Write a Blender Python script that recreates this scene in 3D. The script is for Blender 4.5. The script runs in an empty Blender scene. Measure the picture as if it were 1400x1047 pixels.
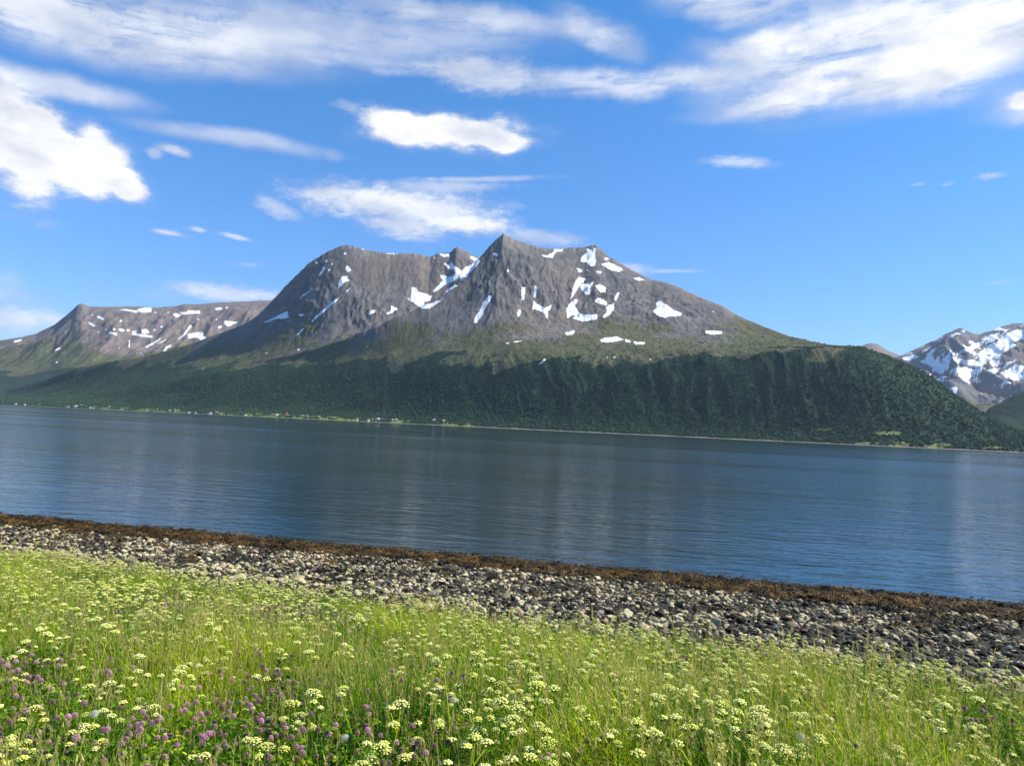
import bpy, math, random
import numpy as np
from mathutils import Vector, Matrix, Euler
R = math.radians
random.seed(7); RNG = np.random.default_rng(11)
SC = bpy.context.scene
COL = SC.collection

# ------------------------------------------------------------------ camera
CAMH = 6.0
F, CX, CY = 1050.0, 700.0, 523.5
PITCH, ROLL = R(3.3), R(2.65)
_r0 = np.array([1., 0, 0]); FWD = np.array([0, math.cos(PITCH), math.sin(PITCH)]); _u0 = np.array([0, -math.sin(PITCH), math.cos(PITCH)])
RIGHT = math.cos(ROLL)*_r0 + math.sin(ROLL)*_u0
UP = -math.sin(ROLL)*_r0 + math.cos(ROLL)*_u0
cd = bpy.data.cameras.new('camera'); cam = bpy.data.objects.new('camera', cd); COL.objects.link(cam)
cd.sensor_width = 36; cd.lens = 36*F/1400; cd.clip_start = .1; cd.clip_end = 120000
cam.matrix_world = Matrix(((RIGHT[0], UP[0], -FWD[0], 0), (RIGHT[1], UP[1], -FWD[1], 0), (RIGHT[2], UP[2], -FWD[2], CAMH), (0, 0, 0, 1)))
SC.camera = cam

def te(px, py):
    """photo pixel -> (x/y, z/y) of its ray"""
    d = FWD + RIGHT*((px-CX)/F) - UP*((py-CY)/F)
    return d[0]/d[1], d[2]/d[1]
def project(X, Y, Z):
    """world point(s) -> photo pixel"""
    Z = Z-CAMH
    a = X*RIGHT[0]+Y*RIGHT[1]+Z*RIGHT[2]; b = X*UP[0]+Y*UP[1]+Z*UP[2]; c = X*FWD[0]+Y*FWD[1]+Z*FWD[2]
    c = np.where(np.abs(c) < 1e-6, 1e-6, c)
    return CX+F*a/c, CY-F*b/c

# ------------------------------------------------------------------ sun, exposure
SUN_AZ, SUN_EL = R(90), R(40)           # azimuth clockwise from +Y
sl = bpy.data.lights.new('sun', 'SUN'); sl.energy = 5.0; sl.angle = R(.5); sl.color = (1, .93, .80)
sun = bpy.data.objects.new('sun', sl); COL.objects.link(sun)
sd = Vector((math.cos(SUN_EL)*math.sin(SUN_AZ), math.cos(SUN_EL)*math.cos(SUN_AZ), math.sin(SUN_EL)))
sun.rotation_euler = sd.to_track_quat('Z', 'Y').to_euler()
SC.view_settings.view_transform = 'Standard'; SC.view_settings.look = 'None'
SC.view_settings.gamma = 1; SC.view_settings.exposure = 0.85
SC.cycles.max_bounces = 6; SC.cycles.diffuse_bounces = 2; SC.cycles.glossy_bounces = 2
SC.cycles.transmission_bounces = 4; SC.cycles.transparent_max_bounces = 6; SC.cycles.volume_bounces = 0
SC.cycles.use_denoising = True

# ------------------------------------------------------------------ node helper
class NT:
    def __init__(s, nt): s.nt = nt; s.L = nt.links
    def n(s, typ, inp=None, **kw):
        nd = s.nt.nodes.new(typ)
        for k, v in kw.items(): setattr(nd, k, v)
        for k, v in (inp or {}).items():
            s.put(nd.inputs[k], v)
        return nd
    def put(s, sock, v):
        if isinstance(v, bpy.types.NodeSocket): s.L.new(v, sock)
        elif isinstance(v, bpy.types.Node): s.L.new(v.outputs[0], sock)
        else: sock.default_value = v
    def m(s, op, a, b=None, c=None, clamp=False):
        nd = s.nt.nodes.new('ShaderNodeMath'); nd.operation = op; nd.use_clamp = clamp
        for i, v in enumerate((a, b, c)):
            if v is not None: s.put(nd.inputs[i], v)
        return nd.outputs[0]
    def v(s, op, a, b=None, out=0):
        nd = s.nt.nodes.new('ShaderNodeVectorMath'); nd.operation = op
        s.put(nd.inputs[0], a)
        if b is not None: s.put(nd.inputs[3] if op == 'SCALE' else nd.inputs[1], b)
        return nd.outputs[out]
    def mix(s, f, a, b, mode='MIX'):
        nd = s.nt.nodes.new('ShaderNodeMix'); nd.data_type = 'RGBA'; nd.blend_type = mode
        s.put(nd.inputs[0], f); s.put(nd.inputs[6], c4(a)); s.put(nd.inputs[7], c4(b)); return nd.outputs[2]
    def noise(s, vec, scale, detail=4, rough=.55, dist=0., lac=2.0, out=0):
        nd = s.nt.nodes.new('ShaderNodeTexNoise'); s.put(nd.inputs['Vector'], vec)
        nd.inputs['Scale'].default_value = scale; nd.inputs['Detail'].default_value = detail
        nd.inputs['Roughness'].default_value = rough; nd.inputs['Distortion'].default_value = dist
        nd.inputs['Lacunarity'].default_value = lac
        return nd.outputs[out]
    def ramp(s, f, stops, interp='LINEAR'):
        nd = s.nt.nodes.new('ShaderNodeValToRGB'); nd.color_ramp.interpolation = interp
        el = nd.color_ramp.elements
        while len(el) < len(stops): el.new(.5)
        for e, (p, c) in zip(el, stops): e.position = p; e.color = c4(c)
        s.put(nd.inputs[0], f); return nd.outputs[0]
    def rng(s, f, a, b, c=0., d=1., smooth=False):
        nd = s.nt.nodes.new('ShaderNodeMapRange'); nd.interpolation_type = 'SMOOTHSTEP' if smooth else 'LINEAR'
        s.put(nd.inputs[0], f)
        for i, v in zip((1, 2, 3, 4), (a, b, c, d)): s.put(nd.inputs[i], v)
        return nd.outputs[0]
    def attr(s, name, typ='GEOMETRY', out='Fac'):
        nd = s.nt.nodes.new('ShaderNodeAttribute'); nd.attribute_name = name; nd.attribute_type = typ
        return nd.outputs[out]
def c4(c):
    if isinstance(c, (bpy.types.NodeSocket, bpy.types.Node)): return c
    if isinstance(c, (int, float)): return (c, c, c, 1)
    return tuple(c) if len(c) == 4 else (*c, 1)

# ------------------------------------------------------------------ world: sky and clouds
W = bpy.data.worlds.new('World'); SC.world = W; W.use_nodes = True
def build_world():
    nt = W.node_tree; nt.nodes.clear(); g = NT(nt)
    out = g.n('ShaderNodeOutputWorld'); bg = g.n('ShaderNodeBackground')
    sky = g.n('ShaderNodeTexSky', sky_type='NISHITA'); sky.sun_disc = False
    sky.sun_elevation = SUN_EL; sky.sun_rotation = SUN_AZ
    sky.air_density = 1.0; sky.dust_density = .1; sky.ozone_density = 2.5; sky.altitude = 0
    STR = .10
    tc = g.n('ShaderNodeTexCoord').outputs['Generated']
    sep = g.n('ShaderNodeSeparateXYZ', {0: tc}).outputs
    # azimuth / elevation of the direction, in radians
    az = g.m('ARCTAN2', sep[0], sep[1]); el = g.m('ARCSINE', sep[2])
    # flat high layer seen in perspective
    zz = g.m('MAXIMUM', g.m('ADD', sep[2], .06), .02)
    plane = g.n('ShaderNodeCombineXYZ', {0: g.m('DIVIDE', sep[0], zz), 1: g.m('DIVIDE', sep[1], zz), 2: 0.}).outputs[0]
    ae = g.n('ShaderNodeCombineXYZ', {0: az, 1: el, 2: 0.}).outputs[0]
    wn = g.noise(ae, 9, 7, .6, out=1)
    warp = g.v('SUBTRACT', wn, (.5, .5, .5))
    ws = g.n('ShaderNodeSeparateXYZ', {0: warp}).outputs
    aesc = g.n('ShaderNodeCombineXYZ', {0: az, 1: g.m('MULTIPLY', el, 2.2), 2: .3}).outputs[0]
    detail = g.noise(aesc, 26, 9, .64)
    fine = g.m('ADD', g.m('MULTIPLY', g.m('SUBTRACT', detail, .5), .75), g.m('MULTIPLY', g.m('SUBTRACT', g.noise(aesc, 95, 6, .62), .5), .55))
    wisp_in = g.n('ShaderNodeCombineXYZ', {0: g.m('ADD', az, g.m('MULTIPLY', ws[0], .25)), 1: g.m('MULTIPLY', g.m('SUBTRACT', el, g.m('MULTIPLY', az, .055)), 5.), 2: 2.}).outputs[0]
    wisps = g.m('ADD', g.m('MULTIPLY', g.noise(wisp_in, 5, 8, .62, dist=.5), .65), g.m('MULTIPLY', g.noise(wisp_in, 13, 6, .6, dist=.6), .35))
    def azel(px, py):
        t, e = te(px, py); return math.atan(t), math.atan(e/math.sqrt(1+t*t))
    def field(px, py, hw, hh, tilt=0., warpamt=.03):
        a0, e0 = azel(px, py); ha, he = hw/F*math.cos(a0)**2*1.02, hh/F*math.cos(a0)
        x = g.m('ADD', g.m('SUBTRACT', az, a0), g.m('MULTIPLY', ws[0], warpamt))
        y = g.m('ADD', g.m('SUBTRACT', el, e0), g.m('MULTIPLY', ws[1], warpamt))
        y = g.m('ADD', y, g.m('MULTIPLY', x, tilt - .046))
        x = g.m('DIVIDE', x, ha); y = g.m('DIVIDE', y, he)
        return g.m('SUBTRACT', 1., g.m('SQRT', g.m('ADD', g.m('MULTIPLY', x, x), g.m('MULTIPLY', y, y)))), y
    # puffy clouds: (px, py, half w, half h, tilt, warp)
    puffs = [(-60, 185, 130, 75, 0, .03), (10, 185, 100, 76, .35, .03), (60, 175, 70, 40, .4, .03), (85, 215, 100, 46, .3, .03), (140, 218, 62, 38, .4, .03), (168, 248, 38, 26, .5, .03),
             (605, 178, 118, 24, .03, .022), (560, 168, 60, 18, .1, .02), (680, 190, 58, 14, .1, .02),
             (1400, 138, 25, 12, 0, .01)]
    soft = [(236, 204, 24, 8, .1, .02, .8), (212, 207, 13, 8, .0, .02, .5), (520, 275, 120, 25, .05, .02, .9), (585, 288, 105, 32, .05, .02, .85), (560, 305, 70, 20, .05, .02, .8), (625, 305, 85, 17, .1, .02, .95), (455, 264, 60, 13, .0, .02, .85), (600, 256, 95, 10, -.03, .01, .55), (655, 245, 105, 4.5, -.03, .003, .5), (740, 325, 70, 11, .1, .01, .6), (380, 282, 32, 13, .3, .03, .5),
            (232, 319, 24, 4.5, .1, .006, .7), (272, 314, 14, 4, .1, .006, .6), (320, 323, 22, 4, .15, .006, .6), (660, 104, 78, 22, .12, .03, .7),
            (1012, 222, 50, 9, .1, .02, .55), (1355, 243, 24, 5, 0, .02, .55), (1255, 250, 14, 3, 0, .02, .3), (1298, 252, 10, 3, 0, .02, .3), (312, 400, 82, 13, .05, .015, .75), (865, 366, 30, 7, .15, .01, .5), (915, 370, 45, 3, .03, .005, .4),
            (475, 143, 28, 6, .1, .03, .35), (340, 362, 22, 3, 0, .01, .35), (10, 436, 120, 22, 0, .04, .75), (-20, 400, 80, 14, 0, .04, .5), (1370, 385, 30, 3, 0, .01, .25), (455, 206, 15, 10, 0, .03, .2), (225, 400, 40, 10, 0, .03, .18), (5, 385, 25, 20, 0, .03, .3)]
    veil = [(320, 190, 190, 17, .04, .02, .5, .7), (80, 115, 190, 25, .04, .03, .65, .7), (130, 28, 520, 66, .0, .04, .78, .75), (480, 40, 400, 52, .0, .04, .5, .85), (560, 90, 260, 14, .0, .03, .3, .8), (640, 22, 260, 22, .1, .05, .5, 1.),
            (1230, 50, 400, 112, -.03, .05, .9, 1.), (1340, 50, 230, 100, -.03, .05, .8, .7), (1180, 125, 330, 22, -.02, .02, .6, .8), (870, 112, 260, 26, .0, .05, .7, .9), (1150, 118, 260, 32, .03, .05, .8, .8), (1050, 62, 130, 26, .1, .05, .8, .9), (1000, 0, 150, 34, .1, .05, .7, .9),
            (820, 42, 90, 34, .35, .05, .6, 1.1), (1480, 130, 200, 40, 0, .05, .8, .6)]
    def union(a, b): return b if a is None else g.m('MAXIMUM', a, b)
    pm = None; shade = None
    pf = g.m('ADD', g.m('MULTIPLY', fine, .55), g.m('MULTIPLY', g.m('SUBTRACT', g.noise(aesc, 17, 4, .5), .5), 1.3))
    for (px, py, hw, hh, tl, wa) in puffs:
        f, y = field(px, py, hw, hh, tl, wa); f = g.m('ADD', f, pf); pm = union(pm, f)
    pmask = g.m('ADD', g.m('MULTIPLY', g.rng(pm, -.12, .42, 0, 1, True), .85), g.m('MULTIPLY', g.rng(pm, -.45, .3, 0, 1, True), .15))
    sm = None
    for (px, py, hw, hh, tl, wa, amp) in soft:
        f, y = field(px, py, hw, hh, tl, wa); f = g.m('ADD', f, g.m('MULTIPLY', fine, 1.7))
        sm = union(sm, g.rng(f, -.35, .75, 0, amp, True))
    vm = None
    for (px, py, hw, hh, tl, wa, amp, k) in veil:
        f, y = field(px, py, hw, hh, tl, wa); f = g.m('MULTIPLY', g.rng(f, 0, .75, 0, amp, True), g.rng(wisps, .36-.08*k, .36+.22*k, .12, 1, True))
        inv = g.m('SUBTRACT', 1., f, clamp=True)
        vm = inv if vm is None else g.m('MULTIPLY', vm, inv)
    # thin scattered cirrus for the rest of the sky (overhead and behind)
    pl = g.v('MULTIPLY', plane, (.35, 1.1, 1.))
    cir = g.rng(g.noise(pl, 1.3, 8, .6, dist=.4), .52, .78, 0, .7, True)
    away = g.rng(el, .62, .8, 0, 1, True)
    side = g.rng(g.m('ABSOLUTE', az), .75, 1.0, 0, 1, True)
    cir = g.m('MULTIPLY', cir, g.m('MULTIPLY', g.m('MAXIMUM', away, side), g.rng(el, .05, .3, 0, 1)))
    tr = g.m('MULTIPLY', g.m('MULTIPLY', vm, g.m('SUBTRACT', 1., g.m('MULTIPLY', sm, .95))), g.m('MULTIPLY', g.m('SUBTRACT', 1., pmask), g.m('SUBTRACT', 1., cir)))
    cloud = g.m('SUBTRACT', 1., tr, clamp=True)
    # cloud body: bluish grey thin parts, white thick parts
    big = g.noise(aesc, 7, 5, .5)
    lum = g.m('MULTIPLY', g.rng(g.noise(aesc, 14, 5, .5), .3, .7, .85, 1.12), g.rng(cloud, 0, 1, .8, 1.0))
    ccol = g.mix(g.rng(lum, .7, 1.0), (.62, .70, .93), (1.0, 1.0, 1.0))
    ccol = g.mix(1., ccol, g.n('ShaderNodeCombineXYZ', {0: lum, 1: lum, 2: lum}).outputs[0], 'MULTIPLY')
    cs = g.v('SCALE', ccol, .59/STR)
    ez = g.rng(sep[2], 0, .5, 0, 1)
    skyc = g.mix(1., sky.outputs[0], g.mix(ez, SKY_LOW, SKY_HIGH), 'MULTIPLY')
    g.put(bg.inputs[0], g.mix(cloud, skyc, cs)); bg.inputs[1].default_value = STR
    g.L.new(bg.outputs[0], out.inputs[0])
SKY_LOW = (.52, .66, 1.0); SKY_HIGH = (.30, .80, 1.16)
build_world()

# ------------------------------------------------------------------ numpy noise
_perm = np.random.default_rng(3).permutation(512).astype(np.int64); _perm = np.concatenate([_perm, _perm, _perm])
_ga = np.random.default_rng(5).random(512)*2*np.pi; _gx, _gy = np.cos(_ga), np.sin(_ga)
def gn(x, y, seed=0):
    x = x+seed*17.31; y = y-seed*9.77
    xi = np.floor(x).astype(np.int64); yi = np.floor(y).astype(np.int64); fx = x-xi; fy = y-yi
    u = fx*fx*fx*(fx*(fx*6-15)+10); v = fy*fy*fy*(fy*(fy*6-15)+10)
    def g(ix, iy, dx, dy):
        h = _perm[(_perm[ix & 511]+iy) & 511]; return _gx[h]*dx+_gy[h]*dy
    a = g(xi, yi, fx, fy); b = g(xi+1, yi, fx-1, fy); c = g(xi, yi+1, fx, fy-1); d = g(xi+1, yi+1, fx-1, fy-1)
    return ((a+(b-a)*u)*(1-v)+(c+(d-c)*u)*v)*1.5
def fbm(x, y, o=5, seed=0, gain=.5):
    s = 0; a = 1; 
    for k in range(o): s = s+a*gn(x, y, seed+k); x = x*2.03+1.3; y = y*2.03-2.1; a *= gain
    return s
def ridged(x, y, o=5, seed=0, gain=.5):
    s = 0; a = 1; w = 1
    for k in range(o):
        n = 1-np.abs(gn(x, y, seed+k)); n = n*n; s = s+a*n*w; w = np.clip(n*1.6, 0, 1); x = x*2.1+3.1; y = y*2.1-1.1; a *= gain
    return s
def sstep(x, a, b): 
    t = np.clip((x-a)/(b-a), 0, 1); return t*t*(3-2*t)

# ------------------------------------------------------------------ object helpers
def tag(o, label=None, cat=None, group=None, kind=None):
    for k, v in (('label', label), ('category', cat), ('group', group), ('kind', kind)):
        if v: o[k] = v
    return o
def link(name, data, parent=None, loc=None):
    o = bpy.data.objects.new(name, data); COL.objects.link(o)
    if parent: o.parent = parent
    if loc is not None: o.location = loc
    return o
def np_mesh(name, verts, faces, mats=(), smooth=True, attrs=None, matidx=None):
    """verts (n,3); faces (m,k) int array (constant k) or list of such arrays"""
    me = bpy.data.meshes.new(name)
    verts = np.asarray(verts, np.float32)
    fl = faces if isinstance(faces, list) else [faces]
    fl = [np.asarray(f, np.int32) for f in fl if len(f)]
    me.vertices.add(len(verts)); me.vertices.foreach_set('co', verts.ravel())
    if fl:
        li = np.concatenate([f.ravel() for f in fl]); tot = np.concatenate([np.full(len(f), f.shape[1], np.int32) for f in fl])
        me.loops.add(len(li)); me.loops.foreach_set('vertex_index', li)
        me.polygons.add(len(tot)); me.polygons.foreach_set('loop_start', np.concatenate([[0], np.cumsum(tot)[:-1]]).astype(np.int32))
        me.polygons.foreach_set('loop_total', tot)
        if smooth: me.polygons.foreach_set('use_smooth', np.ones(len(tot), bool))
        if matidx is not None: me.polygons.foreach_set('material_index', np.asarray(matidx, np.int32))
    for m in mats: me.materials.append(m)
    for k, a in (attrs or {}).items():
        a = np.asarray(a)
        if a.ndim == 1:
            t = 'INT' if a.dtype.kind == 'i' else 'FLOAT'
            at = me.attributes.new(k, t, 'POINT'); at.data.foreach_set('value', a.astype(np.int32 if t == 'INT' else np.float32))
        else:
            at = me.attributes.new(k, 'FLOAT_VECTOR', 'POINT'); at.data.foreach_set('vector', a.astype(np.float32).ravel())
    me.update(calc_edges=True); me.validate()
    return me
def grid_faces(nr, nc):
    i = np.arange(nr-1)[:, None]*nc+np.arange(nc-1)[None, :]
    i = i.ravel(); return np.stack([i, i+1, i+nc+1, i+nc], 1)
def new_mat(name):
    m = bpy.data.materials.new(name); m.use_nodes = True; m.node_tree.nodes.clear()
    g = NT(m.node_tree); out = g.n('ShaderNodeOutputMaterial'); return m, g, out

class MB:
    """collects pieces (verts, faces) with a per-vertex tint"""
    def __init__(s): s.v = []; s.q = []; s.t = []; s.a = []; s.n = 0
    def add(s, v, f, tint=0.5):
        v = np.asarray(v, float); f = np.asarray(f, int)+s.n; s.v.append(v); s.n += len(v)
        (s.q if f.shape[1] == 4 else s.t).append(f); s.a.append(np.full(len(v), tint) if np.isscalar(tint) else np.asarray(tint))
    def arrays(s):
        fs = []
        if s.q: fs.append(np.concatenate(s.q))
        if s.t: fs.append(np.concatenate(s.t))
        return np.concatenate(s.v), fs, np.concatenate(s.a)
    def mesh(s, name, mat, smooth=True):
        v, f, a = s.arrays(); return np_mesh(name, v, f, [mat], smooth, {'shade': a})
    def tube(s, pts, rad, k=5, tint=.5):
        pts = np.asarray(pts, float); n = len(pts); rad = np.broadcast_to(rad, (n,))
        d = np.gradient(pts, axis=0); d /= np.linalg.norm(d, axis=1)[:, None]+1e-9
        ref = np.array([0, 1., 0]) if abs(d[0, 1]) < .9 else np.array([1., 0, 0])
        u = np.cross(d, ref); u /= np.linalg.norm(u, axis=1)[:, None]+1e-9; w = np.cross(d, u)
        an = np.arange(k)*2*np.pi/k
        v = (pts[:, None]+rad[:, None, None]*(np.cos(an)[None, :, None]*u[:, None]+np.sin(an)[None, :, None]*w[:, None])).reshape(-1, 3)
        f = [(i*k+j, i*k+(j+1) % k, (i+1)*k+(j+1) % k, (i+1)*k+j) for i in range(n-1) for j in range(k)]
        s.add(v, f, tint)
    def blade(s, base, h, w, az, lean, tint, seg=4, curl=1.6):
        """a flat tapering curved leaf"""
        t = np.linspace(0, 1, seg+1); d = np.array([math.cos(az), math.sin(az), 0]); sd = np.array([-d[1], d[0], 0])
        out = lean*h*t**curl; z = h*np.sqrt(np.clip(1-.5*(lean*t)**2, .1, 1))*t
        c = np.asarray(base)[None]+out[:, None]*d+z[:, None]*np.array([0, 0, 1])
        ww = w*.5*(1-t**2.2)+.0004
        v = np.concatenate([c-ww[:, None]*sd, c+ww[:, None]*sd]); n = seg+1
        f = [(i, i+1, n+i+1, n+i) for i in range(seg)]
        s.add(v, f, tint)
    def box(s, c, d, tint=.5, rot=0.):
        x, y, z = np.array(d)/2; v = np.array([(sx*x, sy*y, sz*z) for sz in (-1, 1) for sx, sy in ((-1, -1), (1, -1), (1, 1), (-1, 1))])
        ca, sa = math.cos(rot), math.sin(rot); v = np.stack([v[:, 0]*ca-v[:, 1]*sa, v[:, 0]*sa+v[:, 1]*ca, v[:, 2]], 1)+np.array(c)
        s.add(v, [(0, 3, 2, 1), (4, 5, 6, 7), (0, 1, 5, 4), (1, 2, 6, 5), (2, 3, 7, 6), (3, 0, 4, 7)], tint)

def ico(sub=1):
    import bmesh
    bm = bmesh.new(); bmesh.ops.create_icosphere(bm, subdivisions=sub, radius=1)
    v = np.array([x.co[:] for x in bm.verts]); f = np.array([[w.index for w in p.verts] for p in bm.faces]); bm.free(); return v, f
ICO1, ICO2, ICO3 = ico(1), ico(2), ico(3)

def scatter(name, protos, mat, P, rot, scl, tint, idx, label, cat, smooth=False):
    """ONE object: prototype meshes + points in the same mesh, instanced by geometry nodes"""
    V = []; Fq = []; Ft = []; pr = []; sh = []; n = 0
    for k, mb in enumerate(protos):
        v, fs, a = mb.arrays(); V.append(v); pr.append(np.full(len(v), k)); sh.append(a)
        for f in fs: (Fq if f.shape[1] == 4 else Ft).append(f+n)
        n += len(v)
    P = np.asarray(P); m = len(P); V.append(P); pr.append(np.full(m, -1)); sh.append(np.zeros(m))
    z = np.zeros(n)
    fs = [np.concatenate(x) for x in (Fq, Ft) if x]
    scl = np.asarray(scl); scl3 = scl if scl.ndim == 2 else np.repeat(scl[:, None], 3, 1)
    me = np_mesh(name, np.concatenate(V), fs, [mat], smooth, {
        'proto': np.concatenate(pr).astype(np.int32), 'shade': np.concatenate(sh),
        'rot': np.concatenate([np.zeros((n, 3)), rot]), 'scl': np.concatenate([np.ones((n, 3)), scl3]),
        'tint': np.concatenate([z, tint]), 'idx': np.concatenate([z, idx]).astype(np.int32)})
    o = link(name, me); tag(o, label, cat, kind='stuff')
    ng = bpy.data.node_groups.new(name, 'GeometryNodeTree')
    ng.interface.new_socket('Geometry', in_out='INPUT', socket_type='NodeSocketGeometry'); ng.interface.new_socket('Geometry', in_out='OUTPUT', socket_type='NodeSocketGeometry')
    N = ng.nodes; L = ng.links; gi = N.new('NodeGroupInput'); go = N.new('NodeGroupOutput')
    def named(nm, t):
        a = N.new('GeometryNodeInputNamedAttribute'); a.data_type = t; a.inputs['Name'].default_value = nm; return a.outputs['Attribute']
    pa = named('proto', 'INT')
    def sepa(k):
        c = N.new('FunctionNodeCompare'); c.data_type = 'INT'; c.operation = 'EQUAL'
        L.new(pa, [i for i in c.inputs if i.identifier == 'A_INT'][0]); [i for i in c.inputs if i.identifier == 'B_INT'][0].default_value = k
        s = N.new('GeometryNodeSeparateGeometry'); s.domain = 'POINT'; L.new(gi.outputs[0], s.inputs[0]); L.new(c.outputs[0], s.inputs['Selection']); return s.outputs[0]
    jn = N.new('GeometryNodeJoinGeometry')
    for k in range(len(protos)):
        gt = N.new('GeometryNodeGeometryToInstance'); L.new(sepa(k), gt.inputs[0]); L.new(gt.outputs[0], jn.inputs[0])
    ip = N.new('GeometryNodeInstanceOnPoints'); L.new(sepa(-1), ip.inputs['Points']); L.new(jn.outputs[0], ip.inputs['Instance'])
    ip.inputs['Pick Instance'].default_value = True; L.new(named('idx', 'INT'), ip.inputs['Instance Index'])
    er = N.new('FunctionNodeEulerToRotation'); L.new(named('rot', 'FLOAT_VECTOR'), er.inputs[0]); L.new(er.outputs[0], ip.inputs['Rotation'])
    L.new(named('scl', 'FLOAT_VECTOR'), ip.inputs['Scale']); L.new(ip.outputs[0], go.inputs[0])
    md = o.modifiers.new('scatter', 'NODES'); md.node_group = ng
    return o

# ------------------------------------------------------------------ far terrain
def line(pts):
    """[(px,py,Y)] -> arrays t, e, Y sorted by t"""
    a = []
    for (px, py, Y) in pts:
        t, e = te(px, py); a.append((t, e, Y))
    a.sort(); a = np.array(a); return a[:, 0], a[:, 1], a[:, 2]
def pchip_cols(xs, ys, xq):
    """xs, ys: (k, C) control points per column (xs increasing), xq (R,) or (R,C) -> (R,C), monotone cubic"""
    k, C = xs.shape; h = np.diff(xs, axis=0); d = np.diff(ys, axis=0)/h
    m = np.zeros_like(ys)
    for i in range(1, k-1):
        w1 = 2*h[i]+h[i-1]; w2 = h[i]+2*h[i-1]; ok = d[i-1]*d[i] > 0
        with np.errstate(divide='ignore', invalid='ignore'):
            m[i] = np.where(ok, (w1+w2)/(w1/np.where(d[i-1] == 0, 1, d[i-1])+w2/np.where(d[i] == 0, 1, d[i])), 0)
    m[0] = d[0]; m[-1] = d[-1]
    if xq.ndim == 1: xq = np.repeat(xq[:, None], C, 1)
    out = np.full(xq.shape, -60.)
    for i in range(k-1):
        s = (xq-xs[i])/h[i]; inside = (s >= 0) & (s <= 1)
        y = (1+2*s)*(1-s)**2*ys[i]+s*(1-s)**2*h[i]*m[i]+s*s*(3-2*s)*ys[i+1]+s*s*(s-1)*h[i]*m[i+1]
        out = np.where(inside, y, out)
    return out
def layer(T, Yq, rows):
    """rows: control lines front to back; each (t,e,Y) or callable on T -> (Y, z)"""
    Ys = []; Zs = []
    for r in rows:
        if callable(r): Y, z = r(T, Ys, Zs)
        else:
            t, e, yy = r; Y = blur(np.interp(T, t, yy), 32); z = CAMH+Y*np.interp(T, t, e)
        if Ys: Y = np.maximum(Y, Ys[-1]+15)
        Ys.append(Y); Zs.append(z)
    return pchip_cols(np.array(Ys), np.array(Zs), Yq), np.array(Ys), np.array(Zs)

SHORE = [(-700, 9500), (-300, 6800), (0, 5000), (150, 4350), (350, 3800), (640, 3250), (1000, 2800), (1400, 2450), (1700, 2300), (2200, 2200)]
_st = np.array([te(p, 560)[0] for p, _ in SHORE]); _sy = np.array([y for _, y in SHORE], float)
def shoreY(T): return np.interp(T, _st, _sy)
def shore_row(T, a, b): return shoreY(T), np.full_like(T, 0.)
def front_row(T, a, b): return shoreY(T)-150, np.full_like(T, -12.)

def poly_sdf(px, py, poly):
    """signed distance (positive inside) of points to polygon"""
    poly = np.asarray(poly, float); x = px; y = py
    d = np.full(x.shape, 1e9); ins = np.zeros(x.shape, bool); n = len(poly)
    for i in range(n):
        ax, ay = poly[i]; bx, by = poly[(i+1) % n]; ex, ey = bx-ax, by-ay; L = ex*ex+ey*ey+1e-9
        s = np.clip(((x-ax)*ex+(y-ay)*ey)/L, 0, 1); d = np.minimum(d, np.hypot(x-ax-s*ex, y-ay-s*ey))
        if ay != by:
            c = ((ay > y) != (by > y)) & (x < (bx-ax)*(y-ay)/(by-ay)+ax); ins ^= c
    return np.where(ins, d, -d)
def snow_field(X, Y, Z, polys, dots=()):
    px, py = project(X, Y, Z); out = np.full(X.shape, -9.)
    flat = out.ravel(); pf, qf = px.ravel(), py.ravel()
    for pl in polys:
        a = np.asarray(pl); lo = a.min(0)-3; hi = a.max(0)+3
        k = np.where((pf > lo[0]) & (pf < hi[0]) & (qf > lo[1]) & (qf < hi[1]))[0]
        if len(k): flat[k] = np.maximum(flat[k], poly_sdf(pf[k], qf[k], pl))
    for (x, y, r) in dots:
        k = np.where((np.abs(pf-x) < r+3) & (np.abs(qf-y) < r+3))[0]
        if len(k): flat[k] = np.maximum(flat[k], r-np.hypot((pf[k]-x), (qf[k]-y)*1.3))
    return np.clip(flat.reshape(X.shape), -3, 3)
def cv(lst, ox, oy, s): return [[(ox+x/s, oy+y/s) for x, y in p] for p in lst]

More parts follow.
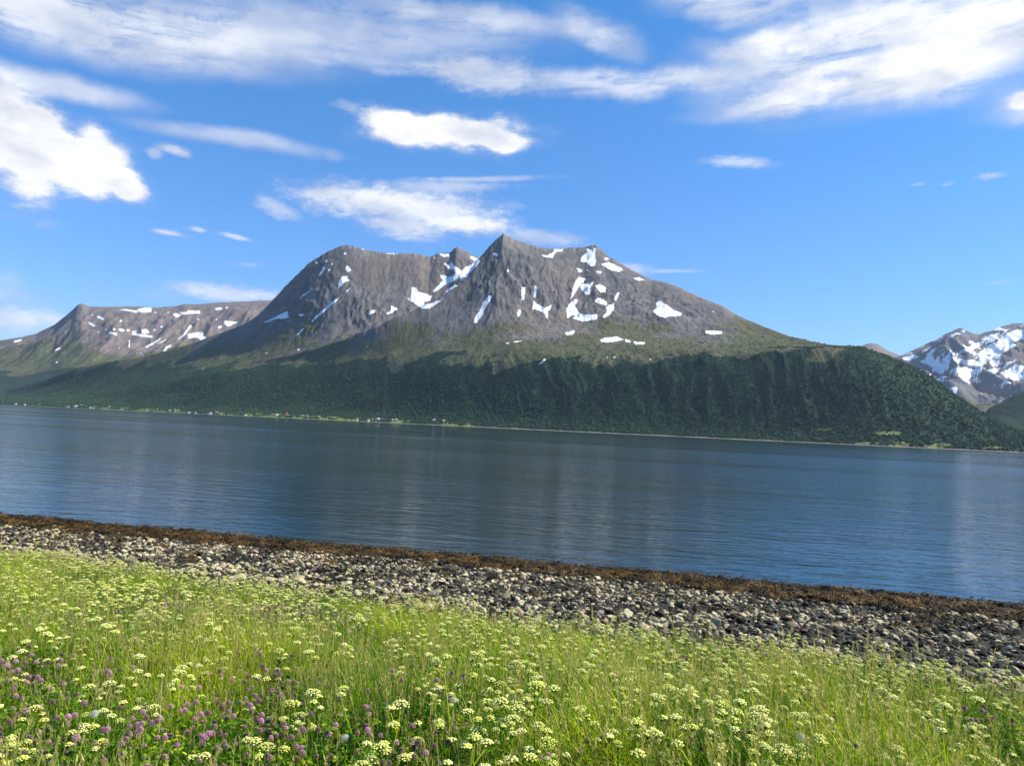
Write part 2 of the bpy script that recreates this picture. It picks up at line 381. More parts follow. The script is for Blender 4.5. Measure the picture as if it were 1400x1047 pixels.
SNOW_A = cv([
 [(820,370),(845,385),(850,325),(875,325),(880,345),(905,350),(945,365),(940,390),(905,395),(915,408),(960,395),(1000,378),(985,395),(940,425),(905,430),(860,400),(840,388)],
 [(945,345),(975,320),(1000,290),(980,262),(1010,270),(1030,275),(1060,262),(1050,240),(1025,235),(995,205),(1015,210),(1030,225),(1035,200),(1060,225),(1090,245),(1110,225),(1140,215),(1170,190),(1180,190),(1160,225),(1120,265),(1085,295),(1080,265),(1060,290),(1010,315),(960,350)],
 [(1020,335),(1060,312),(1070,318),(1040,335),(1005,358)], [(1128,173),(1168,190),(1150,200),(1133,188)], [(985,165),(1030,165),(1035,180),(1000,180)],
 [(500,300),(515,275),(545,268),(545,285),(568,292),(530,298),(510,322),(498,335)], [(540,218),(550,225),(555,235),(572,240),(540,254),(533,235)],
 [(430,225),(438,232),(410,272),(400,272)], [(378,328),(340,362),(312,384),(322,365),(350,345)], [(503,371),(490,392),(430,442),(375,492),(368,486),(410,448),(460,400)],
 [(338,528),(305,552),(300,545),(330,523)], [(125,498),(170,480),(230,450),(262,436),(255,455),(267,468),(235,476),(200,476),(160,492)], [(308,455),(337,450),(330,462),(308,465)], [(243,488),(278,484),(265,494)],
 [(634,445),(678,430),(675,443),(648,459)], [(750,413),(787,428),(760,444),(735,456),(728,450),(750,438)], [(533,342),(556,327),(550,339),(538,348)],
 [(1218,362),(1237,368),(1192,440),(1189,457),(1160,497),(1148,492),(1158,455),(1173,440),(1198,385)], [(1240,155),(1268,169),(1262,181),(1240,168)],
 [(1384,325),(1397,320),(1387,387),(1373,385)], [(1361,430),(1374,432),(1364,467),(1353,460)], [(610,143),(625,143),(620,147)], [(715,161),(790,163),(760,168)]], 320, 300, 3.5)
SNOW_A += cv([
 [(388,318),(400,323),(391,377),(382,372)], [(376,442),(384,388),(400,405),(440,423),(470,406),(466,432),(452,440),(452,472),(438,465),(438,450),(400,432),(385,427)],
 [(558,387),(572,330),(580,300),(600,276),(634,283),(620,302),(605,317),(590,337),(570,372)], [(605,323),(620,308),(650,305),(674,296),(652,330),(657,357),(633,362),(618,345)],
 [(678,318),(700,310),(730,325),(727,347),(705,352),(690,335)], [(548,410),(575,385),(600,380),(582,415),(597,440),(610,453),(692,456),(687,477),(620,489),(590,480),(568,472),(588,460),(565,460),(545,474),(538,430)],
 [(673,388),(700,373),(737,395),(732,412),(690,402)], [(733,415),(770,396),(767,434),(750,452),(720,474),(713,467),(733,440),(726,425)], [(784,348),(794,353),(778,390),(768,382)],
 [(613,180),(640,155),(630,138),(655,143),(668,158),(670,133),(682,138),(677,170),(682,200),(677,224),(655,224),(640,207),(608,202)],
 [(703,212),(745,206),(780,220),(814,240),(790,252),(750,242)], [(718,187),(735,182),(744,192),(727,197)], [(863,278),(890,278),(914,290),(890,294),(866,288)],
 [(413,168),(450,172),(475,158),(500,150),(480,167),(478,184),(440,182)], [(478,143),(522,141),(520,152),(490,157)], [(583,228),(615,240),(622,254),(600,252)], [(628,238),(652,243),(645,249)], [(680,243),(712,252),(705,260),(685,254)],
 [(953,440),(975,420),(970,398),(985,386),(1005,400),(1055,433),(1094,448),(1087,464),(1035,464),(1010,470),(985,464)], [(1203,530),(1287,535),(1287,549),(1235,550),(1206,543)],
 [(528,542),(582,530),(577,547),(545,554)], [(700,575),(730,564),(785,560),(814,575),(780,584),(740,588),(708,587)], [(818,573),(852,580),(845,588),(823,586)], [(860,583),(914,586),(914,599),(868,597)],
 [(1232,436),(1250,440),(1245,448)], [(326,325),(347,320),(337,382),(323,387)], [(308,434),(324,430),(317,462),(305,464)], [(408,692),(435,663),(442,668),(415,697)], [(285,585),(330,578),(328,583),(290,590)], [(248,588),(268,586),(266,593),(250,593)], [(256,236),(266,240),(262,254),(256,250)]], 620, 300, 3.5)
DOTS_A = [(320+x/3.5, 300+y/3.5, r) for x, y, r in [(532,163,2),(441,200,2.2),(455,243,1.8),(470,213,1.6),(393,203,1.5),(397,212,1.4),(635,608,1.3),(635,632,1.),(310,623,1.7),(155,640,1.3),(960,184,1.4),(1312,248,1.5)]]
DOTS_A += [(620+x/3.5, 300+y/3.5, r) for x, y, r in [(178,283,1.4),(478,338,1.2),(735,662,1.),(770,659,1.8),(943,670,1.)]]
SNOW_L = cv([[(655,175),(690,170),(750,180),(752,192),(720,184)], [(750,172),(790,163),(828,163),(828,187),(780,190),(755,182)], [(528,208),(550,210),(572,225),(560,232),(535,219)], [(481,238),(500,243),(524,265),(510,268),(485,252)],
 [(943,193),(965,193),(992,205),(970,217),(950,207)], [(978,186),(1020,188),(1030,176),(1090,180),(1097,194),(1040,197),(1000,202)], [(1173,166),(1210,160),(1217,174),(1180,177)], [(1226,228),(1250,236),(1302,240),(1270,257),(1250,267),(1223,250)],
 [(1028,308),(1080,296),(1112,296),(1110,315),(1132,330),(1100,344),(1085,327),(1060,327),(1028,332)], [(1040,253),(1052,263),(1027,290),(1005,322),(998,315),(1023,275)], [(723,288),(747,290),(742,303),(837,316),(832,327),(723,312)],
 [(768,283),(800,278),(822,300),(780,304)], [(648,278),(682,281),(680,294),(648,289)], [(595,290),(642,303),(637,313),(598,305)], [(73,345),(120,333),(117,345),(78,354)], [(298,392),(330,378),(327,388),(303,400)],
 [(903,378),(937,363),(932,378),(906,387)], [(883,395),(914,386),(907,402)], [(1193,262),(1215,258),(1210,277),(1193,274)], [(793,378),(880,328),(890,325),(860,350),(800,384)], [(860,358),(910,333),(912,337),(865,362)],
 [(960,340),(1000,312),(1003,316),(963,344)], [(703,340),(712,338),(710,382),(704,382)], [(765,403),(790,425),(786,430),(762,406)], [(1400,240),(1420,242),(1470,228),(1440,250)]], 0, 380, 4)
DOTS_L = [(x/4, 380+y/4, r) for x, y, r in [(660,235,2.2),(625,280,1.8),(580,283,1.8),(883,268,1.8),(850,188,1.3),(920,188,1.3),(795,238,1.),(540,293,1.2),(650,385,1.2),(505,203,1.2),(1240,162,1.5),(1185,228,1.5),(1085,228,1.3),(845,285,1.6),(310,460,1.5),(700,285,2.2),(880,198,1.)]]
SNOW_R = cv([[(818,240),(870,226),(902,235),(850,257),(823,252)], [(878,260),(930,250),(943,223),(962,240),(1002,265),(997,292),(960,287),(930,270)], [(1000,245),(1040,226),(1052,240),(1020,257)],
 [(1068,203),(1090,210),(1140,188),(1200,158),(1222,153),(1192,187),(1130,212),(1080,224)], [(1058,255),(1100,246),(1160,253),(1222,265),(1190,287),(1130,277),(1090,267)],
 [(1160,245),(1185,228),(1175,222),(1225,185),(1260,165),(1265,175),(1300,130),(1370,105),(1400,110),(1450,60),(1450,120),(1400,150),(1350,165),(1350,185),(1330,200),(1290,225),(1285,250),(1250,240),(1220,262)],
 [(1028,302),(1080,288),(1120,290),(1170,298),(1212,293),(1190,317),(1130,320),(1080,312)], [(1073,318),(1130,323),(1180,330),(1130,342),(1137,364),(1110,352),(1095,335)], [(1148,345),(1190,343),(1197,364),(1163,364)],
 [(1218,300),(1260,290),(1282,305),(1250,322)], [(1288,310),(1320,298),(1360,273),(1400,280),(1500,270),(1500,350),(1400,347),(1350,352),(1310,337)], [(1255,385),(1302,377),(1302,390)], [(1318,110),(1337,98),(1300,130),(1250,165),(1240,165)],
 [(1300,268),(1360,250),(1355,262),(1310,280)], [(960,205),(985,190),(975,210)], [(905,215),(935,200),(960,185),(925,215)], [(1100,110),(1118,112),(1112,122)], [(1030,316),(1060,314),(1050,322)], [(1240,405),(1258,403),(1250,414)], [(1340,400),(1365,400),(1355,408)],
 [(670,205),(700,200),(705,216),(690,214)], [(1260,325),(1290,325),(1280,332)], [(1240,365),(1262,362),(1256,376)], [(1225,150),(1290,110),(1240,152)], [(1380,130),(1450,100),(1450,150),(1400,160)]], 1000, 420, 3.5)
DOTS_R = [(1305, 527, 1.2), (1300, 530, 1), (1272, 512, 1.5), (1361, 527, 1.3), (1287, 541, .9), (1377, 532, 1.2)]

# ---- terrain material
def terrain_mat(name, haze_tint=0., rock_a=(.185, .168, .155), rock_b=(.082, .083, .086)):
    m, g, out = new_mat(name)
    pos = g.n('ShaderNodeNewGeometry').outputs['Position']
    bs = g.n('ShaderNodeBsdfPrincipled', {'Roughness': .95, 'Specular IOR Level': .1})
    sep = g.n('ShaderNodeSeparateXYZ', {0: pos}).outputs
    n1 = g.noise(pos, .012, 9, .66); n2 = g.noise(pos, .0022, 5, .5); n3 = g.noise(pos, .05, 5, .7)
    st = g.v('MULTIPLY', pos, (1, .3, .25)); n4 = g.noise(st, .02, 7, .65)
    rock = g.mix(g.rng(n1, .38, .62), rock_b, rock_a)
    rock = g.mix(g.rng(n4, .42, .62, 0, .6), rock, (.12, .115, .115))
    rock = g.mix(g.rng(n2, .42, .62, 0, .7), rock, (.165, .13, .105))
    rock = g.mix(g.rng(n3, .5, .75, 0, .5), rock, (.25, .23, .215))
    slope = g.n('ShaderNodeSeparateXYZ', {0: g.n('ShaderNodeNewGeometry').outputs['True Normal']}).outputs[2]
    rock = g.mix(g.m('MULTIPLY', g.attr('crag'), .75), rock, g.mix(g.rng(n1, .4, .6), (.050, .054, .060), (.115, .115, .115)))
    heath = g.mix(g.rng(n1, .35, .65), (.050, .062, .028), (.098, .108, .05))
    heath = g.mix(g.rng(n2, .4, .6, 0, .5), heath, (.10, .085, .05))
    forest = g.mix(g.rng(n1, .35, .65), (.011, .027, .017), (.022, .045, .025))
    field = g.mix(g.rng(n3, .35, .65), (.11, .16, .045), (.17, .2, .07))
    nb = g.m('MULTIPLY', g.m('SUBTRACT', n1, .5), 1.7)
    wob = g.m('ADD', g.m('MULTIPLY', g.m('SUBTRACT', slope, .8), .35), nb)
    veg = g.rng(g.m('ADD', g.attr('veg'), wob), .25, .85)
    col = g.mix(veg, rock, heath)
    fo = g.rng(g.m('ADD', g.attr('forest'), g.m('MULTIPLY', nb, .35)), .42, .58)
    col = g.mix(fo, col, forest)
    fl = g.rng(g.m('ADD', g.attr('field'), g.m('MULTIPLY', nb, .6)), .45, .6)
    col = g.mix(fl, col, field)
    bc = g.rng(g.attr('beach'), .4, .6); col = g.mix(bc, col, (.16, .15, .13))
    sn = g.rng(g.m('ADD', g.attr('snow'), g.m('MULTIPLY', g.m('SUBTRACT', n3, .5), 5.)), -.25, .5)
    col = g.mix(sn, col, (.80, .82, .85))
    g.put(bs.inputs['Base Color'], col)
    bump = g.n('ShaderNodeBump', {'Strength': g.m('SUBTRACT', .9, g.m('MULTIPLY', sn, .8)), 'Distance': 9., 'Height': g.m('ADD', n4, g.m('MULTIPLY', n1, .8))})
    g.L.new(bump.outputs[0], bs.inputs['Normal']); g.L.new(bs.outputs[0], out.inputs[0]); return m

def make_terrain(name, T, Yr, Z, mat, attrs):
    X = T[None, :]*Yr[:, None] if Yr.ndim == 1 else T[None, :]*Yr
    Yg = np.repeat(Yr[:, None], len(T), 1) if Yr.ndim == 1 else Yr
    v = np.stack([X, Yg, Z], -1).reshape(-1, 3)
    me = np_mesh(name, v, grid_faces(*Z.shape), [mat], True, {k: a.ravel() for k, a in attrs.items()})
    return tag(link(name, me), kind='structure')

# ---- main massif
TM = np.linspace(-.98, .98, 1750)
YM = np.concatenate([np.arange(2050, 3800, 7.), np.arange(3800, 6400, 10.), np.arange(6400, 10500, 60.)])
def blur(a, px):
    k = max(1, int(px/1.12)); w = np.hanning(2*k+3)[1:-1]; w /= w.sum(); n = len(w)//2
    return np.convolve(np.pad(a, n, mode='edge'), w, 'valid')
def main_massif():
    n = len(TM)
    # low / mid / break lines shared by both peaks
    toe = line([(-700, 520, 10200), (-300, 532, 7400), (0, 547, 5500), (150, 549, 4800), (260, 558, 4300), (400, 562, 4000), (640, 575, 3400), (800, 584, 3130), (1000, 594, 2900), (1200, 602, 2690), (1400, 610, 2530), (1700, 625, 2400), (2200, 650, 2300)])
    brk = line([(a_, b_, c_+60) for a_, b_, c_ in [(-700, 519, 11500), (-300, 531, 8200), (0, 545.5, 6000), (120, 540, 5400), (200, 525, 5100), (300, 505, 4800), (400, 500, 4500), (500, 496, 4200), (600, 492, 3880), (700, 490, 3640), (800, 489, 3480), (900, 487, 3330), (1000, 483, 3200), (1080, 477, 3130), (1140, 474, 3080), (1180, 479, 3040), (1240, 500, 2990), (1300, 539, 2900), (1360, 577, 2800), (1400, 594, 2720), (1450, 618, 2600), (1700, 626, 2500), (2200, 651, 2400)]])
    # peak B (right) crest
    B = [(-700, 518.5, 12500), (-300, 530.5, 9000), (0, 545, 6600), (120, 539, 5900), (200, 524, 5500), (300, 503, 5000), (400, 484, 4700), (480, 462, 4500), (530, 440, 4450), (560, 428, 4500), (590, 412, 4550), (612, 398, 4600), (625, 387, 4650), (640, 372, 4700), (650, 358, 4750), (662, 346, 4800), (672, 334, 4830), (680, 327.5, 4850), (684, 323, 4850), (688, 319.5, 4850),
         (692, 323, 4860), (702, 328, 4880), (720, 334, 4900), (740, 340, 4920), (757, 341, 4950), (775, 340, 5000), (800, 339, 5050), (808, 336.5, 5050), (815, 336, 5050), (821, 341, 5000), (833, 352, 4950), (850, 362, 4900), (870, 373, 4830), (890, 383, 4760), (912, 387, 4680), (932, 395, 4600), (950, 404, 4520), (970, 412, 4430), (990, 420, 4350), (1003, 429, 4290), (1020, 437, 4200), (1050, 449, 4050), (1080, 460, 3850), (1110, 467, 3650), (1130, 471, 3500), (1145, 472.5, 3400), (1160, 472, 3330), (1180, 474.5, 3260), (1210, 485, 3200), (1240, 496, 3150), (1270, 512, 3080), (1300, 536, 3000), (1330, 556, 2950), (1360, 574, 2900), (1400, 592, 2800), (1450, 616, 2700), (1700, 626, 2600), (2200, 651, 2500)]
    crB = line(B); cn = (fbm(TM*160, TM*0, 4, 17, .7)*.0011+np.abs(gn(TM*420, TM*0+3, 19))*.0006)*sstep(TM, te(345, 400)[0], te(380, 400)[0])*(1-.7*sstep(TM, te(820, 400)[0], te(900, 400)[0]))
    def midB(T, Ys, Zs):   # concave foot of the rock face
        Yc = blur(np.interp(T, crB[0], crB[2]), 32); Zc = CAMH+Yc*np.interp(T, crB[0], crB[1]); Zc = blur(Zc, 55)
        return Ys[-1]+.42*(Yc-Ys[-1]), Zs[-1]+.27*(Zc-Zs[-1])
    def upB(T, Ys, Zs):
        Yc = blur(np.interp(T, crB[0], crB[2]), 32); Zc = CAMH+Yc*np.interp(T, crB[0], crB[1]); Zc = np.minimum(blur(Zc, 26), Zc-15)
        return Ys[-1]+.55*(Yc-Ys[-1]), Zs[-1]+.56*(Zc-Zs[-1])
    def back(drop, run):
        return lambda T, Ys, Zs: (Ys[-1]+run, Zs[-1]*drop)
    zB, YsB, ZsB = layer(TM, YM, [front_row, shore_row, toe, brk, midB, upB, crB, back(.72, 350), back(.3, 900), lambda T, Ys, Zs: (Ys[-1]+1500, np.full_like(T, -30.))])
    # peak A (left) crest
    A = [(-700, 518.5, 12400), (-300, 530.5, 8900), (0, 536, 6900), (60, 520, 6500), (100, 506, 6200), (140, 496, 6050), (200, 487, 5950), (240, 476, 5850), (262, 470, 5800), (282, 462, 5780), (300, 456, 5750), (317, 450, 5720), (335, 443, 5700), (350, 433, 5650), (360, 424, 5600), (375, 408, 5600), (390, 392, 5600), (405, 377, 5600), (420, 362, 5600), (430, 355, 5600), (445, 346, 5600), (460, 339, 5600), (470, 336, 5600), (480, 336, 5600), (495, 341, 5600),
         (515, 345, 5600), (535, 347, 5600), (555, 347, 5600), (575, 348, 5600), (588, 352, 5600), (598, 347, 5650), (608, 346, 5650), (616, 345, 5650), (620, 342, 5650), (624, 338, 5650), (628, 339, 5650), (640, 346, 5650), (655, 353, 5650), (670, 350, 5700), (700, 352, 5800), (750, 365, 5800), (900, 420, 5700), (1100, 480, 5500), (1300, 560, 5000), (1700, 640, 4000), (2200, 700, 3500)]
    crA = line(A);
    def midA(T, Ys, Zs):
        Yc = blur(np.interp(T, crA[0], crA[2]), 32); Zc = CAMH+Yc*np.interp(T, crA[0], crA[1]); Zc = blur(Zc, 55); return Ys[-1]+.40*(Yc-Ys[-1]), Zs[-1]+.24*(Zc-Zs[-1])
    def upA(T, Ys, Zs):
        Yc = blur(np.interp(T, crA[0], crA[2]), 32); Zc = CAMH+Yc*np.interp(T, crA[0], crA[1]); Zc = np.minimum(blur(Zc, 26), Zc-15); return Ys[-1]+.55*(Yc-Ys[-1]), Zs[-1]+.52*(Zc-Zs[-1])
    zA, _, _ = layer(TM, YM, [front_row, shore_row, toe, brk, midA, upA, crA, back(.75, 350), back(.3, 900), lambda T, Ys, Zs: (Ys[-1]+1500, np.full_like(T, -30.))])
    # cirque between the peaks: carved into A behind B's left ridge
    X = TM[None, :]*YM[:, None]; Yg = np.repeat(YM[:, None], n, 1)
    pxA, pyA = project(X, Yg, zA)
    cq = np.exp(-((X-te(598, 380)[0]*5150)/230)**2-((Yg-5150)/260)**2); zA2 = zA-70*cq
    Z = np.maximum(zA2, zB)
    crest = np.maximum(np.interp(TM, crB[0], crB[1]), np.interp(TM, crA[0], crA[1]))
    E = (Z-CAMH)/Yg; near_crest = sstep(crest[None, :]-E, 0., .02)
    h = sstep(Z, 330, 620)            # rock zone
    hs = np.clip(Z, 0, None)
    wx = X+120*fbm(X/700, Yg/700, 3, 9); wy = Yg+120*fbm(X/700, Yg/700, 3, 12)
    rk = ridged(.8*wx/330+.5*wy/420, .8*wy/420-.4*wx/330, 6, 1, .6)-1.0          # ribs running down the face
    rk2 = ridged(wx/120+wy/260, wy/150-wx/300, 6, 21, .68)-1.0
    rk3 = fbm(X/45, Yg/70, 4, 31, .6)
    fpx, fpy = project(X, Yg, Z); bl = lambda a, b, ra, rb: np.exp(-((fpx-a)/ra)**2-((fpy-b)/rb)**2)
    craggy = .22+.15*sstep(fbm(X/900, Yg/900, 2, 77), -.25, .35)+.75*bl(415, 400, 60, 60)+.9*bl(690, 370, 60, 45)+.5*bl(490, 425, 70, 25)+.5*bl(630, 345, 25, 12)+.4*bl(800, 410, 80, 30)
    D = h*(craggy*(20*rk+12*rk2)+2*rk3+2*fbm(X/18, Yg/24, 3, 33, .6))*(.15+.85*near_crest)
    # gullies in the steep forest wall
    Yb = np.interp(TM, brk[0], brk[2])[None, :]; Ysh = shoreY(TM)[None, :]
    s = np.clip((Yg-Ysh)/(Yb-Ysh), 0, 1.6)
    wall = sstep(s, .2, .5)*(1-sstep(s, .95, 1.25))
    tg = TM[None, :]*3000+(s*130)+25*fbm(X/300, Yg/200, 3, 43)                     # gullies lean as in the photo
    strength = .25+.75*sstep(TM, te(560, 500)[0], te(760, 500)[0])*np.ones_like(s)
    gl = ridged(tg/75+.3*fbm(X/200, Yg/200, 2, 5), s*1.1, 4, 41, .55)-1.0
    gl2 = ridged(tg/230, s*.8, 3, 51, .5)-1.0
    D += wall*strength*(7*gl+4*gl2)
    D += (1-h)*sstep(Z, 25, 120)*(10*fbm(X/260, Yg/200, 4, 61)+3*fbm(X/60, Yg/60, 3, 63))
    D += sstep(Z, 2, 15)*(1-sstep(Z, 25, 120))*2.2*fbm(X/90, Yg/60, 3, 66)
    D *= .12+.88*sstep(crest[None, :]-E, 0., .016)
    D += Yg*cn[None, :]*(1-sstep(np.abs(crest[None, :]-E), .001, .010))
    Z2 = Z+np.where(Z > 2, D, 0)
    # masks
    nz = fbm(X/400, Yg/300, 5, 71, .6)
    veg = 1-sstep(Z2+nz*170+40*ridged(X/60, Yg/400, 3, 74), 400, 760)
    veg = np.maximum(veg, (1-sstep(Z2+nz*90, 640, 780))*sstep(TM, te(930, 450)[0], te(1060, 450)[0])[None, :])
    ft = np.interp(TM, [te(p, 500)[0] for p in (-300, 200, 350, 500, 650, 800, 1000, 1100, 1400)], [300, 330, 330, 330, 325, 318, 330, 395, 420])
    forest = 1-sstep(Z2+nz*70+25*fbm(X/120, Yg/90, 3, 72), ft-25, ft+25)
    # meadows by the shore
    fx, fy = project(X, Yg, Z2)
    fn = fbm(X/70, Yg/110, 4, 81, .6)
    band = sstep(Z2, 1.2, 2.5)*(1-sstep(Z2+fn*8, 19, 24))
    fr = np.zeros_like(Z)
    for a, b, w in ((125, 262, 1.), (300, 470, 1.), (470, 560, .75), (600, 660, .7), (40, 120, .35), (1190, 1330, .45)):
        fr = np.maximum(fr, w*sstep(fx, a-8, a+8)*(1-sstep(fx, b-8, b+8)))
    field = np.clip(band*fr*.62+band*fn*1.1*np.minimum(fr*2, 1), 0, 1)
    clr = np.zeros_like(Z)
    for cx_, cy_, rx, ry in ((1215, 592, 22, 3.5), (1262, 594, 22, 1.8), (1190, 606, 30, 2.), (1225, 609, 16, 2.5), (1130, 587, 18, 2.), (1360, 612, 24, 2.)):
        clr = np.maximum(clr, 1.1-np.hypot((fx-cx_)/rx, (fy-cy_)/ry))
    field = np.maximum(field, np.clip(clr+.25*fn, 0, 1))
    beach = .9*(1-sstep(Z2+fn, 1.2, 2.0))
    bw = sstep(fx, 350, 640); beach = np.maximum(beach, bw*.75*(1-sstep(Z2+1.5*fn, 2.0, 3.4)))
    snow = snow_field(X, Yg, Z2, SNOW_A, DOTS_A)
    tr = dict(crag=np.clip(craggy*1.15-.25+.25*fbm(X/140, Yg/160, 4, 75), 0, 1)*near_crest**.3, veg=veg, forest=forest*(1-np.clip(field*1.5, 0, 1)), field=field, beach=beach, snow=snow)
    make_terrain('mountain', TM, YM, Z2, terrain_mat('mountain_rock'), tr)
    return Z2, tr
ZM, TRM = main_massif()

def sample_main(t, Y, arr=None):
    arr = ZM if arr is None else arr
    fi = np.interp(Y, YM, np.arange(len(YM))); fj = np.interp(t, TM, np.arange(len(TM)))
    i = np.clip(fi.astype(int), 0, len(YM)-2); j = np.clip(fj.astype(int), 0, len(TM)-2); a = fi-i; b = fj-j
    return (arr[i, j]*(1-a)*(1-b)+arr[i+1, j]*a*(1-b)+arr[i, j+1]*(1-a)*b+arr[i+1, j+1]*a*b)

# ---- far ranges
def far_range(name, pts, Y0, Y1, cols, rowsN, foot, mat, snow, dots, vegline, fline, rough=1., seed=100, t0=-1.3, t1=1.3, prof=.45, crestvar=None, sn_noise=None):
    T = np.linspace(t0, t1, cols); cr = line([(a, b, (crestvar or {}).get(a, Y1)) for a, b in pts])
    Yc = np.interp(T, cr[0], cr[2]); Zc = CAMH+Yc*np.interp(T, cr[0], cr[1])
    Yr = np.linspace(Y0, Y1*1.35, rowsN)
    Y0v = np.full_like(T, Y0)
    Zs1 = blur(Zc, 110); Zs2 = np.minimum(blur(Zc, 60), Zc*.98)
    Ys = [Y0v, Y0v+.25*(Yc-Y0), Y0v+.6*(Yc-Y0), Yc, Yc+.12*Y1, Yc*0+Y1*1.36]; Zs = [np.full_like(T, foot), foot+(.13)*(Zs1-foot), foot+prof*(Zs2-foot), Zc, Zc*.6, Zc*0-20]
    Z = pchip_cols(np.array(Ys), np.array(Zs), Yr)
    X = T[None, :]*Yr[:, None]; Yg = np.repeat(Yr[:, None], cols, 1)
    E = (Z-CAMH)/Yg; nc = sstep(((Zc-CAMH)/Yc)[None, :]-E, 0, .02)
    wx = X+300*fbm(X/1500, Yg/1500, 3, seed)
    rk = ridged(wx/900, Yg/1500, 6, seed+3, .55)-1; rk2 = ridged(X/260, Yg/500, 4, seed+8, .6)-1
    Z = Z+np.where(Z > 2, rough*sstep(Z, 150, 700)*(110*rk+40*rk2)*(.15+.85*nc)+sstep(Z, 5, 100)*8*fbm(X/300, Yg/300, 4, seed+13), 0)
    nz = fbm(X/700, Yg/500, 5, seed+20, .6)
    veg = 1-sstep(Z+nz*160, vegline-120, vegline+120); forest = 1-sstep(Z+nz*90, fline-40, fline+40)
    z0 = np.zeros_like(Z); sf = snow_field(X, Yg, Z, snow, dots)
    if sn_noise:
        q = fbm(X/220+Yg/500, Yg/260-X/900, 5, seed+30, .6)-.47-.5*(1-sstep(Z, sn_noise-150, sn_noise+350)); sf = np.maximum(sf, np.clip(q*14, -3, 1.5))
    make_terrain(name, T, Yr, Z, mat, dict(veg=veg, forest=forest, field=z0, beach=z0, snow=sf))
    return T, Yr, Z, forest
mfar = terrain_mat('far_mountain_rock', rock_a=(.20, .155, .145), rock_b=(.12, .10, .10))
LP = [(-800, 540), (-400, 500), (-150, 485), (0, 467), (30, 462), (50, 457), (75, 445), (90, 433), (100, 424), (106, 418), (112, 416), (122, 420), (140, 420), (160, 420), (190, 420), (212, 422), (240, 420), (252, 417), (275, 417), (300, 415), (320, 414), (345, 413), (380, 412), (450, 420), (600, 440), (900, 520)]
far_range('distant_mountain', LP, 5900, 9400, 900, 380, 2, mfar, SNOW_L, DOTS_L, 700, 330, .5, 100, -1.3, .15, .5)
mfar2 = terrain_mat('snowy_mountain_rock', rock_a=(.115, .125, .15), rock_b=(.055, .065, .09))
far_range('snowy_mountain', [(1000, 520), (1150, 505), (1230, 488), (1245, 482), (1262, 474), (1280, 466), (1295, 458), (1308, 452), (1314, 450.5), (1322, 453), (1338, 457), (1350, 453), (1370, 446), (1385, 442), (1400, 443), (1450, 430), (1520, 425), (1600, 440), (1800, 500), (2300, 560)],
          5600, 9500, 700, 340, 40, mfar2, SNOW_R, DOTS_R, 480, 300, 1.2, 200, .3, 1.5, .38, sn_noise=520)
far_range('brown_peak', [(1000, 540), (1100, 500), (1150, 483), (1170, 476), (1182, 471), (1190, 469), (1200, 470.5), (1215, 480), (1232, 487), (1250, 498), (1300, 540), (1400, 600)],
          8300, 10500, 300, 120, 200, mfar, [], [(1196, 479, 2.2), (1199, 481, 1.8)], 300, 200, .5, 300, .25, .9, .5)
TD, YD, ZD, FD = far_range('wooded_hill', [(1200, 640), (1300, 600), (1340, 572), (1352, 558), (1370, 549), (1385, 541), (1400, 534), (1450, 515), (1550, 480), (1700, 460), (2000, 480), (2400, 560)],
          3500, 4300, 400, 200, 2, mfar2, [], [], 900, 900, .25, 400, .4, 1.6, .55)

# ------------------------------------------------------------------ far forest
def bark_leaf_mat(name, ca, cb, transl=.25, tintsrc='INSTANCER', shade_amt=.5, rough=.6, spec=.25):
    m, g, out = new_mat(name)
    t = g.attr('tint', 'INSTANCER') if tintsrc == 'INSTANCER' else g.n('ShaderNodeObjectInfo').outputs['Random']
    col = g.mix(t, ca, cb)
    sh = g.attr('shade')
    col = g.mix(1., col, g.ramp(sh, [(0, 1-shade_amt), (1, 1+shade_amt)]), 'MULTIPLY')
    bs = g.n('ShaderNodeBsdfPrincipled', {'Base Color': col, 'Roughness': rough, 'Specular IOR Level': spec})
    if transl > 0:
        tl = g.n('ShaderNodeBsdfTranslucent', {0: col}); mx = g.n('ShaderNodeMixShader', {0: transl, 1: bs, 2: tl}); g.L.new(mx.outputs[0], out.inputs[0])
    else: g.L.new(bs.outputs[0], out.inputs[0])
    return m
def far_crowns():
    pr = []
    for k in range(4):
        mb = MB(); r = np.random.default_rng(40+k)
        for j in range(3):
            v, f = ICO1; d = 1+.35*(r.random(len(v))-.5)
            c = np.array([(r.random()-.5)*.5, (r.random()-.5)*.5, .45+.25*j])
            mb.add(v*d[:, None]*np.array([.42, .42, .42])*(1-.15*j)+c, f, .3+.4*r.random())
        pr.append(mb)
    return pr
